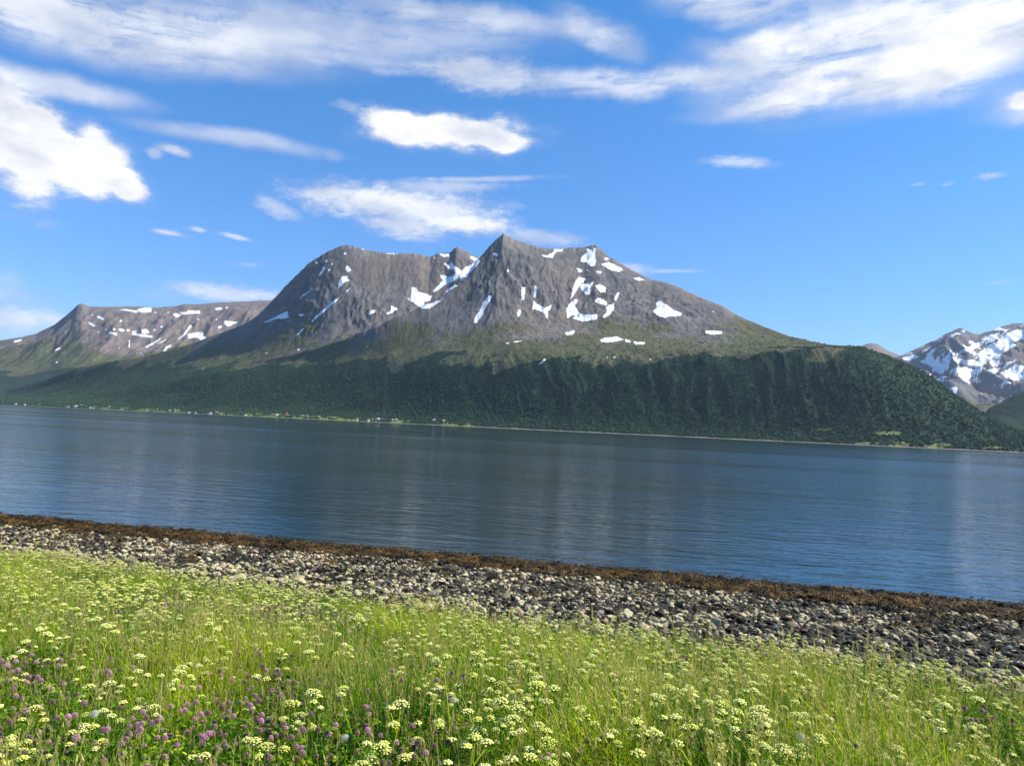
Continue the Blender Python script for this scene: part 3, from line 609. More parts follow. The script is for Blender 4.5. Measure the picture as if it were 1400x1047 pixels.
def far_forest():
    n = 430000
    t = RNG.uniform(-.74, .80, n); u = RNG.random(n); Y = 2200+u*4200
    keep = RNG.random(n) < (Y/6400)
    t, Y = t[keep], Y[keep]
    z = sample_main(t, Y); fo = sample_main(t, Y, TRM['forest']); fd = sample_main(t, Y, TRM['field'])
    E = (z-CAMH)/Y
    ok = (z > 3.0) & (fo+.25*(RNG.random(len(t))-.5) > .5) & (fd < .4) | ((fd >= .4) & (z > 4) & (fbm(t*Y/60, Y/60, 2, 93) > .12) & (RNG.random(len(t)) < .5))
    # sparse bushes above the tree line
    sp = (fo <= .5) & (z > 3) & (z < 520) & (RNG.random(len(t)) < .10)
    k = ok | sp
    t, Y, z = t[k], Y[k], z[k]; m = len(t); x = t*Y
    sc = RNG.uniform(4.8, 8.8, m)*(1-.35*sstep(z, 150, 380)); sc3 = np.stack([sc, sc, sc*RNG.uniform(.75, 1.05, m)], 1)
    rot = np.stack([np.zeros(m), np.zeros(m), RNG.uniform(0, 6.28, m)], 1)
    tn = np.clip(.45+.5*fbm(x/150, Y/150, 3, 90)+.25*(RNG.random(m)-.5), 0, 1)
    mat = bark_leaf_mat('birch_wood', (.016, .040, .025), (.042, .080, .038), 0, shade_amt=.3, rough=.9, spec=.1)
    scatter('forest', far_crowns(), mat, np.stack([x, Y, z-.1*sc], 1), rot, sc3, tn, RNG.integers(0, 4, m), 'dark green birch forest covering the lower slope across the fjord', 'forest')
far_forest()

# ------------------------------------------------------------------ water
def water():
    m, g, out = new_mat('sea_water')
    pos = g.n('ShaderNodeNewGeometry').outputs['Position']
    rotd = g.n('ShaderNodeVectorRotate', {'Vector': pos, 'Angle': R(14)}, rotation_type='Z_AXIS').outputs[0]
    st = g.v('MULTIPLY', rotd, (.38, 1., 1.))
    st2 = g.v('MULTIPLY', rotd, (.2, 1., 1.))
    w1 = g.noise(st, .85, 3, .5, dist=.4); w2 = g.noise(st, 2.6, 4, .55, dist=.3); w3 = g.noise(st2, .16, 3, .5)
    big = g.noise(g.v('MULTIPLY', rotd, (.15, 1., 1.)), .006, 4, .55)
    ruf = g.rng(big, .40, .60)
    h = g.m('ADD', g.m('ADD', g.m('MULTIPLY', w1, .115), g.m('MULTIPLY', w2, .045)), g.m('MULTIPLY', w3, .12))
    h = g.m('MULTIPLY', h, g.m('ADD', .55, g.m('MULTIPLY', ruf, .8)))
    bump = g.n('ShaderNodeBump', {'Strength': 1., 'Distance': 1., 'Height': h})
    bs = g.n('ShaderNodeBsdfPrincipled', {'Base Color': (.003, .020, .024, 1), 'Roughness': g.rng(ruf, 0, 1, .03, .14), 'IOR': 1.33})
    g.L.new(bump.outputs[0], bs.inputs['Normal']); g.L.new(bs.outputs[0], out.inputs[0])
    n = 40; xs = np.concatenate([-np.geomspace(30000, 50, n), np.geomspace(50, 30000, n)])
    X, Y = np.meshgrid(xs, np.concatenate([-np.geomspace(2000, 50, 10), np.geomspace(50, 30000, n)]))
    v = np.stack([X.ravel(), Y.ravel(), np.zeros(X.size)], 1)
    tag(link('water', np_mesh('water', v, grid_faces(*X.shape), [m], False)), kind='structure')
water()

# ------------------------------------------------------------------ near shore
_EDGE = []
for px, py in [(-400, 740), (-150, 738), (0, 745), (60, 743), (130, 745), (180, 758), (215, 778), (300, 796), (400, 804), (470, 808), (550, 818), (640, 838), (700, 846), (800, 860), (900, 866), (1000, 872), (1060, 882), (1130, 905), (1200, 922), (1300, 942), (1400, 956), (1600, 985), (1900, 1030)]:
    t, e = te(px, py); y = (2.2+.5*min(1, max(0, (px-200)/900))+.6*max(0, (px-1020)/380)-CAMH)/e; _EDGE.append((t*y, (35.1-.246*t*y-y)/1.03))
_EDGE.sort(); _EDGE = np.array(_EDGE)
def S(x, y): return (35.1-.246*x-y)/1.03+.45*fbm(x/7., y/7., 3, 500)+.15*gn(x/1.3, y/1.3, 505)
def sedge(x): return np.interp(x, _EDGE[:, 0], _EDGE[:, 1])
_zs = np.array([(-80, -12), (-20, -2.6), (-5, -.55), (0, -.02), (5, .5), (12, 1.15), (18, 1.85), (21, 2.35), (27, 3.4), (34, 4.4), (50, 5.4), (120, 9), (400, 30)], float)
def G(x, y):
    s = S(x, y); z = np.interp(s, _zs[:, 0], _zs[:, 1])
    z = z+.10*fbm(x/3.1, y/3.1, 3, 510)*sstep(s, 2, 10)+.03*fbm(x/.5, y/.5, 3, 515)+.06*fbm(x/1.1, y/1.1, 2, 520)*sstep(s, -1, 2)*(1-sstep(s, 6, 8))
    return z
def near_ground():
    xs = np.concatenate([-np.geomspace(600, 42, 25)[:-1], np.linspace(-42, 34, 760), np.geomspace(34, 600, 25)[1:]])
    ys = np.concatenate([-np.geomspace(400, 2, 30)[:-1], np.linspace(-2, 52, 700), np.geomspace(52, 200, 12)[1:]])
    X, Y = np.meshgrid(xs, ys); Z = G(X, Y); s = S(X, Y)
    m, g, out = new_mat('shore_ground')
    pos = g.n('ShaderNodeNewGeometry').outputs['Position']
    n1 = g.noise(pos, 1.2, 6, .6); n2 = g.noise(pos, 9., 5, .65); vo = g.n('ShaderNodeTexVoronoi', {'Vector': pos, 'Scale': 14.}); 
    gravel = g.mix(g.rng(n2, .35, .65), (.010, .009, .006), (.045, .038, .027))
    gravel = g.mix(g.rng(vo.outputs['Distance'], .0, .45, .6, 0), gravel, (.10, .095, .08))
    soil = g.mix(g.rng(n2, .35, .65), (.010, .013, .004), (.03, .036, .010))
    kelp = g.mix(g.rng(n2, .35, .65), (.010, .007, .003), (.055, .032, .010))
    sa = g.attr('sd'); col = g.mix(g.rng(g.m('ADD', sa, n1), 5.2, 6.4), kelp, gravel)
    col = g.mix(g.rng(g.m('ADD', g.attr('ed'), n1), .2, 1.4), col, soil)
    bs = g.n('ShaderNodeBsdfPrincipled', {'Base Color': col, 'Roughness': .85, 'Specular IOR Level': .25})
    bump = g.n('ShaderNodeBump', {'Strength': .8, 'Distance': .05, 'Height': n2}); g.L.new(bump.outputs[0], bs.inputs['Normal'])
    g.L.new(bs.outputs[0], out.inputs[0])
    v = np.stack([X.ravel(), Y.ravel(), Z.ravel()], 1)
    me = np_mesh('ground', v, grid_faces(*X.shape), [m], True, {'sd': s.ravel(), 'ed': (s-sedge(X)).ravel()})
    tag(link('ground', me), kind='structure')
near_ground()

def vis(x, y, z, mx=60, my=60):
    px, py = project(x, y, z); return (px > -mx) & (px < 1400+mx) & (py > 500) & (py < 1047+my) & (y > .5)

# ------------------------------------------------------------------ stones
def stone_proto(seed, ):
    r = np.random.default_rng(seed); v, f = ICO3; v = v.copy()
    for _ in range(13):                       # chop with planes -> angular slab
        n = r.normal(size=3); n /= np.linalg.norm(n); d = r.uniform(.5, .82); k = v@n; v = v-np.clip(k-d, 0, None)[:, None]*n
    v *= np.array([1., r.uniform(.5, .9), r.uniform(.26, .5)])
    v += .02*r.normal(size=v.shape)
    v /= np.abs(v[:, 0]).max()*2
    mb = MB(); mb.add(v, f, .5); return mb
def stone_mat(name, src):
    m, g, out = new_mat(name)
    if src == 'INSTANCER': t = g.attr('tint', 'INSTANCER')
    else: t = g.n('ShaderNodeSeparateColor', {0: g.n('ShaderNodeObjectInfo').outputs['Color']}).outputs[0]
    col = g.ramp(t, [(0, (.016, .014, .012)), (.34, (.036, .033, .028)), (.5, (.13, .115, .075)), (.68, (.36, .32, .20)), (.88, (.60, .54, .34)), (.97, (.40, .27, .19)), (1, (.42, .30, .22))])
    tc = g.n('ShaderNodeTexCoord').outputs['Object']; n = g.noise(tc, 7, 6, .65); n2 = g.noise(tc, 2.2, 3, .5)
    col = g.mix(g.rng(n, .42, .68, 0, .75), col, g.mix(1., col, (.38, .36, .33), 'MULTIPLY'))
    col = g.mix(g.rng(n2, .5, .7, 0, .5), col, g.mix(1., col, (1.35, 1.3, 1.05), 'MULTIPLY'))
    bs = g.n('ShaderNodeBsdfPrincipled', {'Base Color': col, 'Roughness': .85, 'Specular IOR Level': .12})
    bump = g.n('ShaderNodeBump', {'Strength': .5, 'Distance': .05, 'Height': n}); g.L.new(bump.outputs[0], bs.inputs['Normal'])
    g.L.new(bs.outputs[0], out.inputs[0]); return m
def stones():
    protos = [stone_proto(60+k) for k in range(10)]
    n = 150000; x = RNG.uniform(-36, 30, n); y = RNG.uniform(8, 44, n); s = S(x, y); ed = sedge(x)
    sz = np.exp(RNG.normal(math.log(.112), .45, n)).clip(.05, .36)
    dens = sstep(s, 3.8, 6.0)*(1-sstep(s-ed, 0.2, 3.5))
    dens = np.maximum(dens, .035*sstep(s, -.4, .5)*(s < 5))
    # keep big ones apart: greedy grid
    k = (RNG.random(n) < dens) & vis(x, y, 1., 250)
    x, y, s, ed, sz = x[k], y[k], s[k], ed[k], sz[k]; o = np.argsort(-sz); x, y, s, ed, sz = (a[o] for a in (x, y, s, ed, sz))
    cell = {}; keep = []
    for i in range(len(x)):
        cx_, cy_ = int(x[i]//.5), int(y[i]//.5); ok = True
        for a in (-1, 0, 1):
            for b in (-1, 0, 1):
                for j in cell.get((cx_+a, cy_+b), ()):
                    if (x[i]-x[j])**2+(y[i]-y[j])**2 < (.31*(sz[i]+sz[j]))**2: ok = False; break
                if not ok: break
            if not ok: break
        if ok: cell.setdefault((cx_, cy_), []).append(i); keep.append(i)
    x, y, s, ed, sz = (a[keep] for a in (x, y, s, ed, sz)); m = len(x)
    print('stones', m)
    rot = np.stack([RNG.normal(0, .32, m), RNG.normal(0, .32, m), RNG.uniform(0, 6.28, m)], 1)
    pale = .56+.22*fbm(x/2.5, y/2.5, 3, 530)-.22*sstep(s-ed, -2.5, 1)-.25*sstep(6.0-s, -.5, 2)-.12*sstep(x, 6, 14)
    tint = np.clip(RNG.normal(pale, .27), 0, .93)
    pk = RNG.random(m) < .025; tint[pk] = .98
    z = G(x, y)+sz*RNG.uniform(.02, .2, m)
    idx = RNG.integers(0, 10, m)
    # the 280 that show largest become objects of their own
    px, py = project(x, y, z); infr = (px > 5) & (px < 1395) & (py < 1030)
    edge_hide = (s-ed) < .4
    app = np.where(infr & edge_hide, sz/y, 0); top = np.argsort(-app)[:280]; rest = np.ones(m, bool); rest[top] = False
    scatter('cobbles', protos, stone_mat('cobble_stone', 'INSTANCER'), np.stack([x, y, z], 1)[rest], rot[rest], sz[rest], tint[rest], idx[rest],
            'smaller grey and cream cobbles packed along the beach between the brown seaweed and the meadow', 'cobbles')
    sm = stone_mat('beach_stone', 'OBJECT'); meshes = [p.mesh('beach_stone', sm, False) for p in protos]
    for i in top:
        o = link('beach_stone', meshes[idx[i]], None, (x[i], y[i], z[i])); o.rotation_euler = rot[i]; o.scale = (sz[i],)*3; o.color = (tint[i],)*3+(1,)
        c = 'rusty pink' if tint[i] > .95 else 'pale cream' if tint[i] > .72 else 'light grey' if tint[i] > .5 else 'mid grey' if tint[i] > .3 else 'dark grey'
        f = s[i]-ed[i]
        wv = 'among the brown seaweed near the waterline' if s[i] < 5 else 'just below the seaweed band' if s[i] < 8 else 'at the foot of the flowering meadow' if f > -2 else 'in the middle of the cobble beach'
        side = 'left' if px[i] < 467 else 'centre' if px[i] < 933 else 'right'
        size = 'large' if sz[i] > .27 else 'medium'
        tag(o, f'{size} {c} angular stone {wv}, {side} of the picture', 'stone', 'larger stones lying on the cobble beach')
stones()

# ------------------------------------------------------------------ seaweed
def seaweed():
    pr = []
    for k in range(6):
        mb = MB(); r = np.random.default_rng(90+k)
        for j in range(34):
            az = r.uniform(0, 6.28); L = r.uniform(.12, .34); c = np.array([r.normal(0, .10), r.normal(0, .10), r.uniform(0, .05)])
            t = np.linspace(0, 1, 5); az2 = az+r.normal(0, .7)*t
            p = c+np.stack([np.cos(az2)*L*t, np.sin(az2)*L*t, .05*np.sin(3.14*t)*r.uniform(.2, 1.4)+.01*r.normal(size=5)], 1)
            w = r.uniform(.006, .018)*np.array([.6, 1, 1.2, 1, .3]); sd = np.stack([-np.sin(az2), np.cos(az2), r.normal(0, .4, 5)], 1)
            v = np.concatenate([p-sd*w[:, None], p+sd*w[:, None]]); mb.add(v, [(i, i+1, 6+i, 5+i) for i in range(4)], r.random())
        pr.append(mb)
    n = 30000; x = RNG.uniform(-36, 28, n); y = RNG.uniform(20, 46, n); s = S(x, y)
    d = sstep(s, -.6, .1)*(1-sstep(s+.8*fbm(x/1.5, y/1.5, 3, 540), 4.6, 6.4))+.05*sstep(s, 5, 6)*(1-sstep(s, 9, 14))
    k = (RNG.random(n) < d) & vis(x, y, .3, 150); x, y, s = x[k], y[k], s[k]; m = len(x)
    sc = RNG.uniform(.45, 1.1, m)
    tn = np.clip(.22+.6*fbm(x/1.2, y/1.2, 3, 545)+.25*(RNG.random(m)-.5)+.25*np.exp(-((s-3.8)/1.2)**2), 0, 1)
    rot = np.stack([RNG.normal(0, .25, m), RNG.normal(0, .25, m), RNG.uniform(0, 6.28, m)], 1)
    mat = bark_leaf_mat('wrack', (.010, .007, .003), (.15, .085, .014), .0, shade_amt=.6, rough=.7, spec=.25)
    scatter('seaweed', pr, mat, np.stack([x, y, G(x, y)+.01], 1), rot, sc, tn, RNG.integers(0, 6, m), 'wet brown seaweed lying in a band along the waterline', 'seaweed')
seaweed()

# ------------------------------------------------------------------ meadow
def leaf_mat(name, src='INSTANCER'):
    """tint: 0 deep green .. 1 yellow green; shade > 1.0 band means dry straw"""
    m, g, out = new_mat(name)
    t = g.attr('tint', 'INSTANCER') if src == 'INSTANCER' else g.n('ShaderNodeObjectInfo').outputs['Random']
    sh = g.attr('shade')
    green = g.ramp(t, [(0, (.014, .085, .006)), (.5, (.12, .27, .008)), (1, (.42, .50, .014))])
    green = g.mix(1., green, g.ramp(g.m('MULTIPLY', sh, 1.25, clamp=True), [(0, .30), (1, 1.6)]), 'MULTIPLY')
    col = g.mix(g.rng(sh, .84, .88), green, g.mix(g.rng(sh, .88, 1.), (.42, .42, .12), (.46, .38, .17)))
    bs = g.n('ShaderNodeBsdfPrincipled', {'Base Color': col, 'Roughness': .6, 'Specular IOR Level': .12})
    tl = g.n('ShaderNodeBsdfTranslucent', {0: g.mix(1., col, (1.3, 1.25, .6), 'MULTIPLY')})
    mx = g.n('ShaderNodeMixShader', {0: .38, 1: bs, 2: tl}); g.L.new(mx.outputs[0], out.inputs[0]); return m
GRASS = leaf_mat('grass_blade')
def tuft(seed, n, hmin, hmax, spread, w, dry=.08, seeds=0):
    mb = MB(); r = np.random.default_rng(seed)
    for j in range(n):
        a, rr = r.uniform(0, 6.28), spread*math.sqrt(r.random()); b = (rr*math.cos(a), rr*math.sin(a), -.03)
        tint = r.uniform(.87, 1.) if r.random() < dry else r.uniform(.1, .8)
        h = r.uniform(hmin, hmax); mb.blade(b, h, w*r.uniform(.6, 1.4), r.uniform(0, 6.28), r.uniform(.05, 1.1), tint, 4, r.uniform(1.3, 2.6))
    for j in range(seeds):
        a, rr = r.uniform(0, 6.28), spread*math.sqrt(r.random()); b = np.array([rr*math.cos(a), rr*math.sin(a), 0]); L = r.uniform(.55, .85)*hmax*1.3
        d = np.array([r.normal(0, .12), r.normal(0, .12), 1.]); ts = np.linspace(0, 1, 4); p = b+d*L*ts[:, None]; tt = r.uniform(.85, .95)
        mb.tube(p, .0011, 3, tt)
        for q in range(14):
            c = p[-1]-d*.11*q/14; az = r.uniform(0, 6.28); mb.blade(c, .022, .006, az, .6, tt, 1)
    return mb
EDx = lambda x, y: S(x, y)-sedge(x)
def meadow_points(n, ymax=26, ymin=.9, power=1.):
    """random points on the meadow, denser close to the lens' stand"""
    y = ymin+(ymax-ymin)*RNG.random(n)**power; x = RNG.uniform(-.78, .78, n)*(y+1.2)
    k = vis(x, y, G(x, y)+.4, 90, 260) & (EDx(x, y) > -.6); return x[k], y[k]
def blob(x, y, pts):
    """pts: (px, py, radius px) in the photo at meadow level -> 0..1 influence"""
    o = np.zeros_like(x); px, py = project(x, y, G(x, y)+.35)
    for (a, b, ra, rb) in pts: o = np.maximum(o, np.exp(-((px-a)/ra)**2-((py-b)/rb)**2))
    return o
LUSH = [(130, 770, 70, 30), (420, 955, 60, 40), (560, 985, 70, 40), (240, 850, 90, 25), (1200, 900, 25, 30), (950, 1000, 60, 40)]
CLOVER = [(60, 925, 80, 30), (150, 850, 60, 12), (310, 990, 150, 28), (330, 1030, 160, 22), (90, 1015, 110, 28), (520, 1025, 130, 24), (760, 1040, 60, 10), (400, 840, 80, 14), (240, 825, 60, 14), (940, 905, 40, 16), (1000, 920, 30, 14), (20, 960, 50, 60), (350, 950, 60, 40), (1340, 985, 40, 16), (620, 935, 40, 12)]
UMB = [(40, 775, 90, 30), (90, 800, 150, 45), (360, 815, 160, 30), (1180, 935, 140, 35), (1090, 890, 50, 20), (150, 860, 120, 40), (360, 800, 140, 40), (1080, 905, 120, 35), (1280, 960, 140, 40), (690, 880, 120, 30), (950, 960, 150, 50), (690, 1000, 80, 50), (530, 1010, 50, 30), (1080, 1010, 90, 35), (830, 900, 130, 30)]
def grass():
    pr = [tuft(200+k, 22, .16, .42, .12, .0070, .03) for k in range(4)]+[tuft(210+k, 16, .28, .58, .10, .0052, .05, 1) for k in range(4)]
    x1, y1 = meadow_points(15000, 8, .9); x2, y2 = meadow_points(27000, 27, 6, 1.)
    x = np.concatenate([x1, x2]); y = np.concatenate([y1, y2]); ed = EDx(x, y); m = len(x)
    keep = RNG.random(m) < sstep(ed, -.5, 1.6)*.92+.05*(ed > -1.5); x, y, ed = x[keep], y[keep], ed[keep]; m = len(x)
    l = blob(x, y, LUSH); cl = blob(x, y, CLOVER)
    nz = fbm(x/1.6, y/1.6, 3, 600)
    sc = (RNG.uniform(.5, 1.2, m)+.35*nz)*(.55+.45*sstep(ed, -.2, 2.5))*(1-.35*cl)
    tn = np.clip(.55+.65*nz+.8*(RNG.random(m)-.5)-.55*l-.15*cl, 0, 1)
    idx = np.where(RNG.random(m) < .38-.3*l, RNG.integers(4, 8, m), RNG.integers(0, 4, m))
    rot = np.stack([RNG.normal(0, .12, m), RNG.normal(0, .12, m), RNG.uniform(0, 6.28, m)], 1)
    scatter('grass', pr, GRASS, np.stack([x, y, G(x, y)-.01], 1), rot, sc, tn, idx, 'long sunlit green and yellowish grass of the flowering meadow', 'grass')
    print('tufts', m)
grass()

def herbs():
    pr = []
    for k in range(5):
        mb = MB(); r = np.random.default_rng(260+k)
        for j in range(46):
            p = np.array([r.normal(0, .09), r.normal(0, .09), r.uniform(.03, .30)]); L = r.uniform(.018, .042); az = r.uniform(0, 6.28); tl = r.uniform(-.2, .7)
            d = np.array([math.cos(az)*math.cos(tl), math.sin(az)*math.cos(tl), math.sin(tl)]); sd = np.array([-math.sin(az), math.cos(az), 0])*L*.32
            v = np.array([p, p+d*L*.35+sd, p+d*L, p+d*L*.35-sd]); mb.add(v, [(0, 1, 2, 3)], r.uniform(.2, .8))
        for j in range(7):
            b = np.array([r.normal(0, .06), r.normal(0, .06), 0]); mb.tube([b, b+[r.normal(0, .03), r.normal(0, .03), .3]], .0015, 3, .3)
        pr.append(mb)
    x, y = meadow_points(36000, 22, .9, 1.2); ed = EDx(x, y)
    w = .30+.8*np.maximum(blob(x, y, LUSH), .7*blob(x, y, CLOVER)); k = (RNG.random(len(x)) < w*sstep(ed, 0, 1.5)); x, y = x[k], y[k]; m = len(x)
    rot = np.stack([RNG.normal(0, .2, m), RNG.normal(0, .2, m), RNG.uniform(0, 6.28, m)], 1)
    scatter('meadow_herbs', pr, GRASS, np.stack([x, y, G(x, y)], 1), rot, RNG.uniform(.7, 1.2, m), np.clip(RNG.normal(.4, .25, m), 0, 1), RNG.integers(0, 5, m), 'small leafy green herbs growing low between the meadow grass', 'herbs')
herbs()

# ---- flowers
def petal_mat(name, ca, cb, src, transl=.3):
    m, g, out = new_mat(name)
    t = g.attr('tint', 'INSTANCER') if src == 'INSTANCER' else g.n('ShaderNodeObjectInfo').outputs['Random']
    col = g.mix(t, ca, cb); sh = g.attr('shade')
    col = g.mix(1., col, g.ramp(sh, [(0, .75), (1, 1.15)]), 'MULTIPLY')
    # green stems and leaves in the same mesh carry shade < 0
    col = g.mix(g.rng(sh, -.6, -.4, 1., 0.), col, (.13, .19, .03))
    bs = g.n('ShaderNodeBsdfPrincipled', {'Base Color': col, 'Roughness': .7, 'Specular IOR Level': .2}); tl = g.n('ShaderNodeBsdfTranslucent', {0: col})
    g.L.new(g.n('ShaderNodeMixShader', {0: transl, 1: bs, 2: tl}).outputs[0], out.inputs[0]); return m
STEM = leaf_mat('flower_stem', 'OBJECT')

def umbel_parts(seed):
    """-> stem MB, list of head MBs (centred in plant space)"""
    r = np.random.default_rng(seed); stem = MB(); heads = []
    H = r.uniform(.42, .62); lean = np.array([r.normal(0, .06), r.normal(0, .06), 0])
    tp = np.array([[0, 0, -.03], lean*.3+[0, 0, H*.45], lean+[0, 0, H*.8]]); stem.tube(tp, [.0034, .003, .0022], 5, .75)
    nb = r.integers(2, 6)
    for j in range(nb):
        az = j*2.4+r.uniform(-.4, .4); rad = 0 if j == 0 else r.uniform(.04, .11); hh = H*(1 if j == 0 else r.uniform(.82, .98))
        st = tp[2] if j == 0 else tp[1]+(tp[2]-tp[1])*r.uniform(.3, 1)
        c = np.array([lean[0]+rad*math.cos(az), lean[1]+rad*math.sin(az), hh]); stem.tube([st, (st+c)/2+[0, 0, -.012], c-[0, 0, .03]], .0016, 4, .75)
        hd = MB(); RU = r.uniform(.014, .034) if j else r.uniform(.024, .046)
        nu = int(16+RU*520)
        for q in range(nu):
            rr = RU*math.sqrt((q+.5)/nu); a = q*2.399+r.uniform(-.2, .2); zc = -.9*rr*rr/RU*.5+r.normal(0, .0018)
            u = c+np.array([rr*math.cos(a), rr*math.sin(a), zc])
            hd.tube([c-[0, 0, .03], u], .0005, 3, -1.)
            v, f = ICO1; s_ = r.uniform(.0046, .0068); w = v*s_*np.array([1, 1, .55])*(1+.5*(r.random((len(v), 1))-.5)); hd.add(w+u, f, r.uniform(.35, 1.))
        heads.append(hd)
    # feathery leaves low on the stem
    for j in range(3):
        az = r.uniform(0, 6.28); z0 = H*r.uniform(.15, .5); L = r.uniform(.10, .18); d = np.array([math.cos(az), math.sin(az), .35]); b = np.array([0, 0, z0])+lean*.3
        stem.tube([b, b+d*L], .0012, 3, .4)
        for q in range(9):
            p = b+d*L*(.3+.7*q/8); sg = 1 if q % 2 else -1; stem.blade(p, .012, .012, az+sg*1.2, 2.2, .4, 2)
    return stem, heads
def clover_parts(seed):
    r = np.random.default_rng(seed); stem = MB(); head = MB(); H = r.uniform(.20, .34); l = np.array([r.normal(0, .04), r.normal(0, .04), H])
    stem.tube([[0, 0, -.02], l*.5+[.01, 0, 0], l], .0014, 4, .4)
    R0 = r.uniform(.0115, .0155)
    for q in range(46):
        zf = 1-1.75*(q+.5)/46; rr = math.sqrt(max(0, 1-zf*zf)); a = q*2.399; n = np.array([rr*math.cos(a), rr*math.sin(a), zf]); d = n+[0, 0, .5]; d /= np.linalg.norm(d)
        b = l+n*R0*.45+[0, 0, R0*.6]; sd = np.cross(d, [0, 0, 1.])+1e-3; sd /= np.linalg.norm(sd); e = np.cross(sd, d); L = R0*.95; w = R0*.17
        v = np.array([b-sd*w, b+sd*w, b+sd*w*1.1+d*L, b-sd*w*1.1+d*L, b+e*w+d*L*.9]); head.add(v, [(0, 1, 4), (1, 2, 4), (2, 3, 4), (3, 0, 4), (0, 3, 2), (0, 2, 1)], .2+.8*(zf*.5+.5)*r.uniform(.6, 1.1))
    v, f = ICO1; head.add(v*R0*.75+l+[0, 0, R0*.6], f, .2)
    leaves = []
    for j in range(2):
        leaf = MB(); leaves.append(leaf)
        z = H*r.uniform(.3, .8); az0 = r.uniform(0, 6.28); c = np.array([.035*math.cos(az0), .035*math.sin(az0), z]); leaf.tube([l*z/H, c], .0008, 3, .4)
        for q in range(3):
            az = az0+q*2.09; d = np.array([math.cos(az), math.sin(az), .15]); sd = np.array([-d[1], d[0], 0]); L = .017
            leaf.add(np.array([c, c+d*L*.5+sd*L*.45, c+d*L*.9+sd*L*.25, c+d*L*.9-sd*L*.25, c+d*L*.5-sd*L*.45]), [(0, 1, 2), (0, 2, 3), (0, 3, 4)], .5)
    return stem, head, leaves
def merge(parts, green=()):
    mb = MB()
    for i, p in enumerate(parts):
        v, fs, a = p.arrays()
        if i in green: a = np.full(len(v), -1.)
        for f in fs: pass
        n0 = mb.n; mb.v.append(v); mb.n += len(v); mb.a.append(a)
        for f in fs: (mb.q if f.shape[1] == 4 else mb.t).append(f+n0)
    return mb
def where(px, py):
    c = 'far left' if px < 280 else 'left' if px < 560 else 'middle' if px < 840 else 'right' if px < 1120 else 'far right'
    r = 'upper edge of the meadow' if py < 870 else 'middle of the meadow' if py < 950 else 'lower edge of the picture'
    return f'{c}, {r}'
def ground_hit(px, py, h):
    """where the ray meets the meadow surface raised by h"""
    t, e = te(px, py); ys = np.linspace(1.2, 30, 2000); z = G(t*ys, ys)+h; d = CAMH+e*ys-z; k = np.where(d < 0)[0]
    y = ys[k[0]] if len(k) else 25.; return t*y, y
def umbels():
    kinds = [umbel_parts(700+k) for k in range(9)]
    pm = petal_mat('umbel_petals', (.74, .78, .17), (.92, .92, .38), 'OBJECT')
    pmi = petal_mat('umbel_petals_far', (.74, .78, .17), (.92, .92, .38), 'INSTANCER')
    km = [(s_.mesh('stem', STEM), [h.mesh('flower_head', pm) for h in hs]) for s_, hs in kinds]
    hand = [(620, 948), (652, 908), (680, 990), (700, 1000), (660, 985), (530, 990), (512, 1000), (500, 1035), (520, 1042), (680, 1035), (700, 1042), (720, 965), (735, 975), (745, 990), (655, 940), (1060, 1005), (1075, 1010), (1048, 1000), (1060, 1028), (1110, 1042), (940, 958), (980, 990), (965, 988), (912, 962), (902, 975), (958, 1005), (975, 1008), (1020, 970), (1035, 980), (930, 1035), (1090, 870), (1075, 880), (1110, 900), (130, 893), (115, 890), (75, 870), (270, 888), (370, 888), (720, 1028), (735, 1036), (905, 1028), (1300, 1000), (1330, 1030), (1240, 1005), (835, 850), (455, 820), (460, 790), (1290, 915), (560, 905), (575, 900), (690, 905), (705, 915)]
    P = []
    for px, py in hand:
        x, y = ground_hit(px, py, .52); P.append((x, y, RNG.uniform(1., 1.4)))
    x, y = meadow_points(17000, 27, 1.6, .8); ed = EDx(x, y)
    w = .10+.42*blob(x, y, UMB)+.20*sstep(fbm(x/1.2, y/1.2, 3, 650), 0, .4); k = (RNG.random(len(x)) < w*1.0*sstep(ed, -.8, .6))
    x, y = x[k], y[k]; P += [(a, b, RNG.uniform(.6, 1.15)) for a, b in zip(x, y)]
    P = np.array(P); m = len(P); print('umbels', m)
    z = G(P[:, 0], P[:, 1]); px, py = project(P[:, 0], P[:, 1], z+.5*P[:, 2])
    infr = (px > 0) & (px < 1400) & (py < 1047); dist = np.where(infr, P[:, 1], 999); order = np.argsort(dist)
    top = order[:290]; rest = np.setdiff1d(np.arange(m), top)
    for i in top:
        st, hs = km[int(RNG.integers(0, 9))]
        e = link('umbel_flower', None, None, (P[i, 0], P[i, 1], z[i])); e.rotation_euler = (0, 0, RNG.uniform(0, 6.28)); e.scale = (P[i, 2],)*3; e.empty_display_size = .05
        sz = 'tall' if P[i, 2] > .95 else 'short'; nh = len(hs)
        nw = {2: 'two', 3: 'three', 4: 'four', 5: 'five'}[nh]
        tag(e, f'{sz} cream umbel flower with {nw} lacy heads, {where(px[i], py[i])}', 'umbel flower', 'cream umbel flowers in the meadow')
        link('stem', st, e)
        for h in hs: link('flower_head', h, e)
    pr = [merge([s_]+hs, (0,)) for s_, hs in kinds]; mr = len(rest)
    rot = np.stack([np.zeros(mr), np.zeros(mr), RNG.uniform(0, 6.28, mr)], 1)
    scatter('distant_umbel_flowers', pr, pmi, np.stack([P[rest, 0], P[rest, 1], z[rest]], 1), rot, P[rest, 2], RNG.random(mr), RNG.integers(0, 9, mr), 'mass of small cream umbel flowers farther off in the meadow above the beach', 'umbel flowers')
umbels()
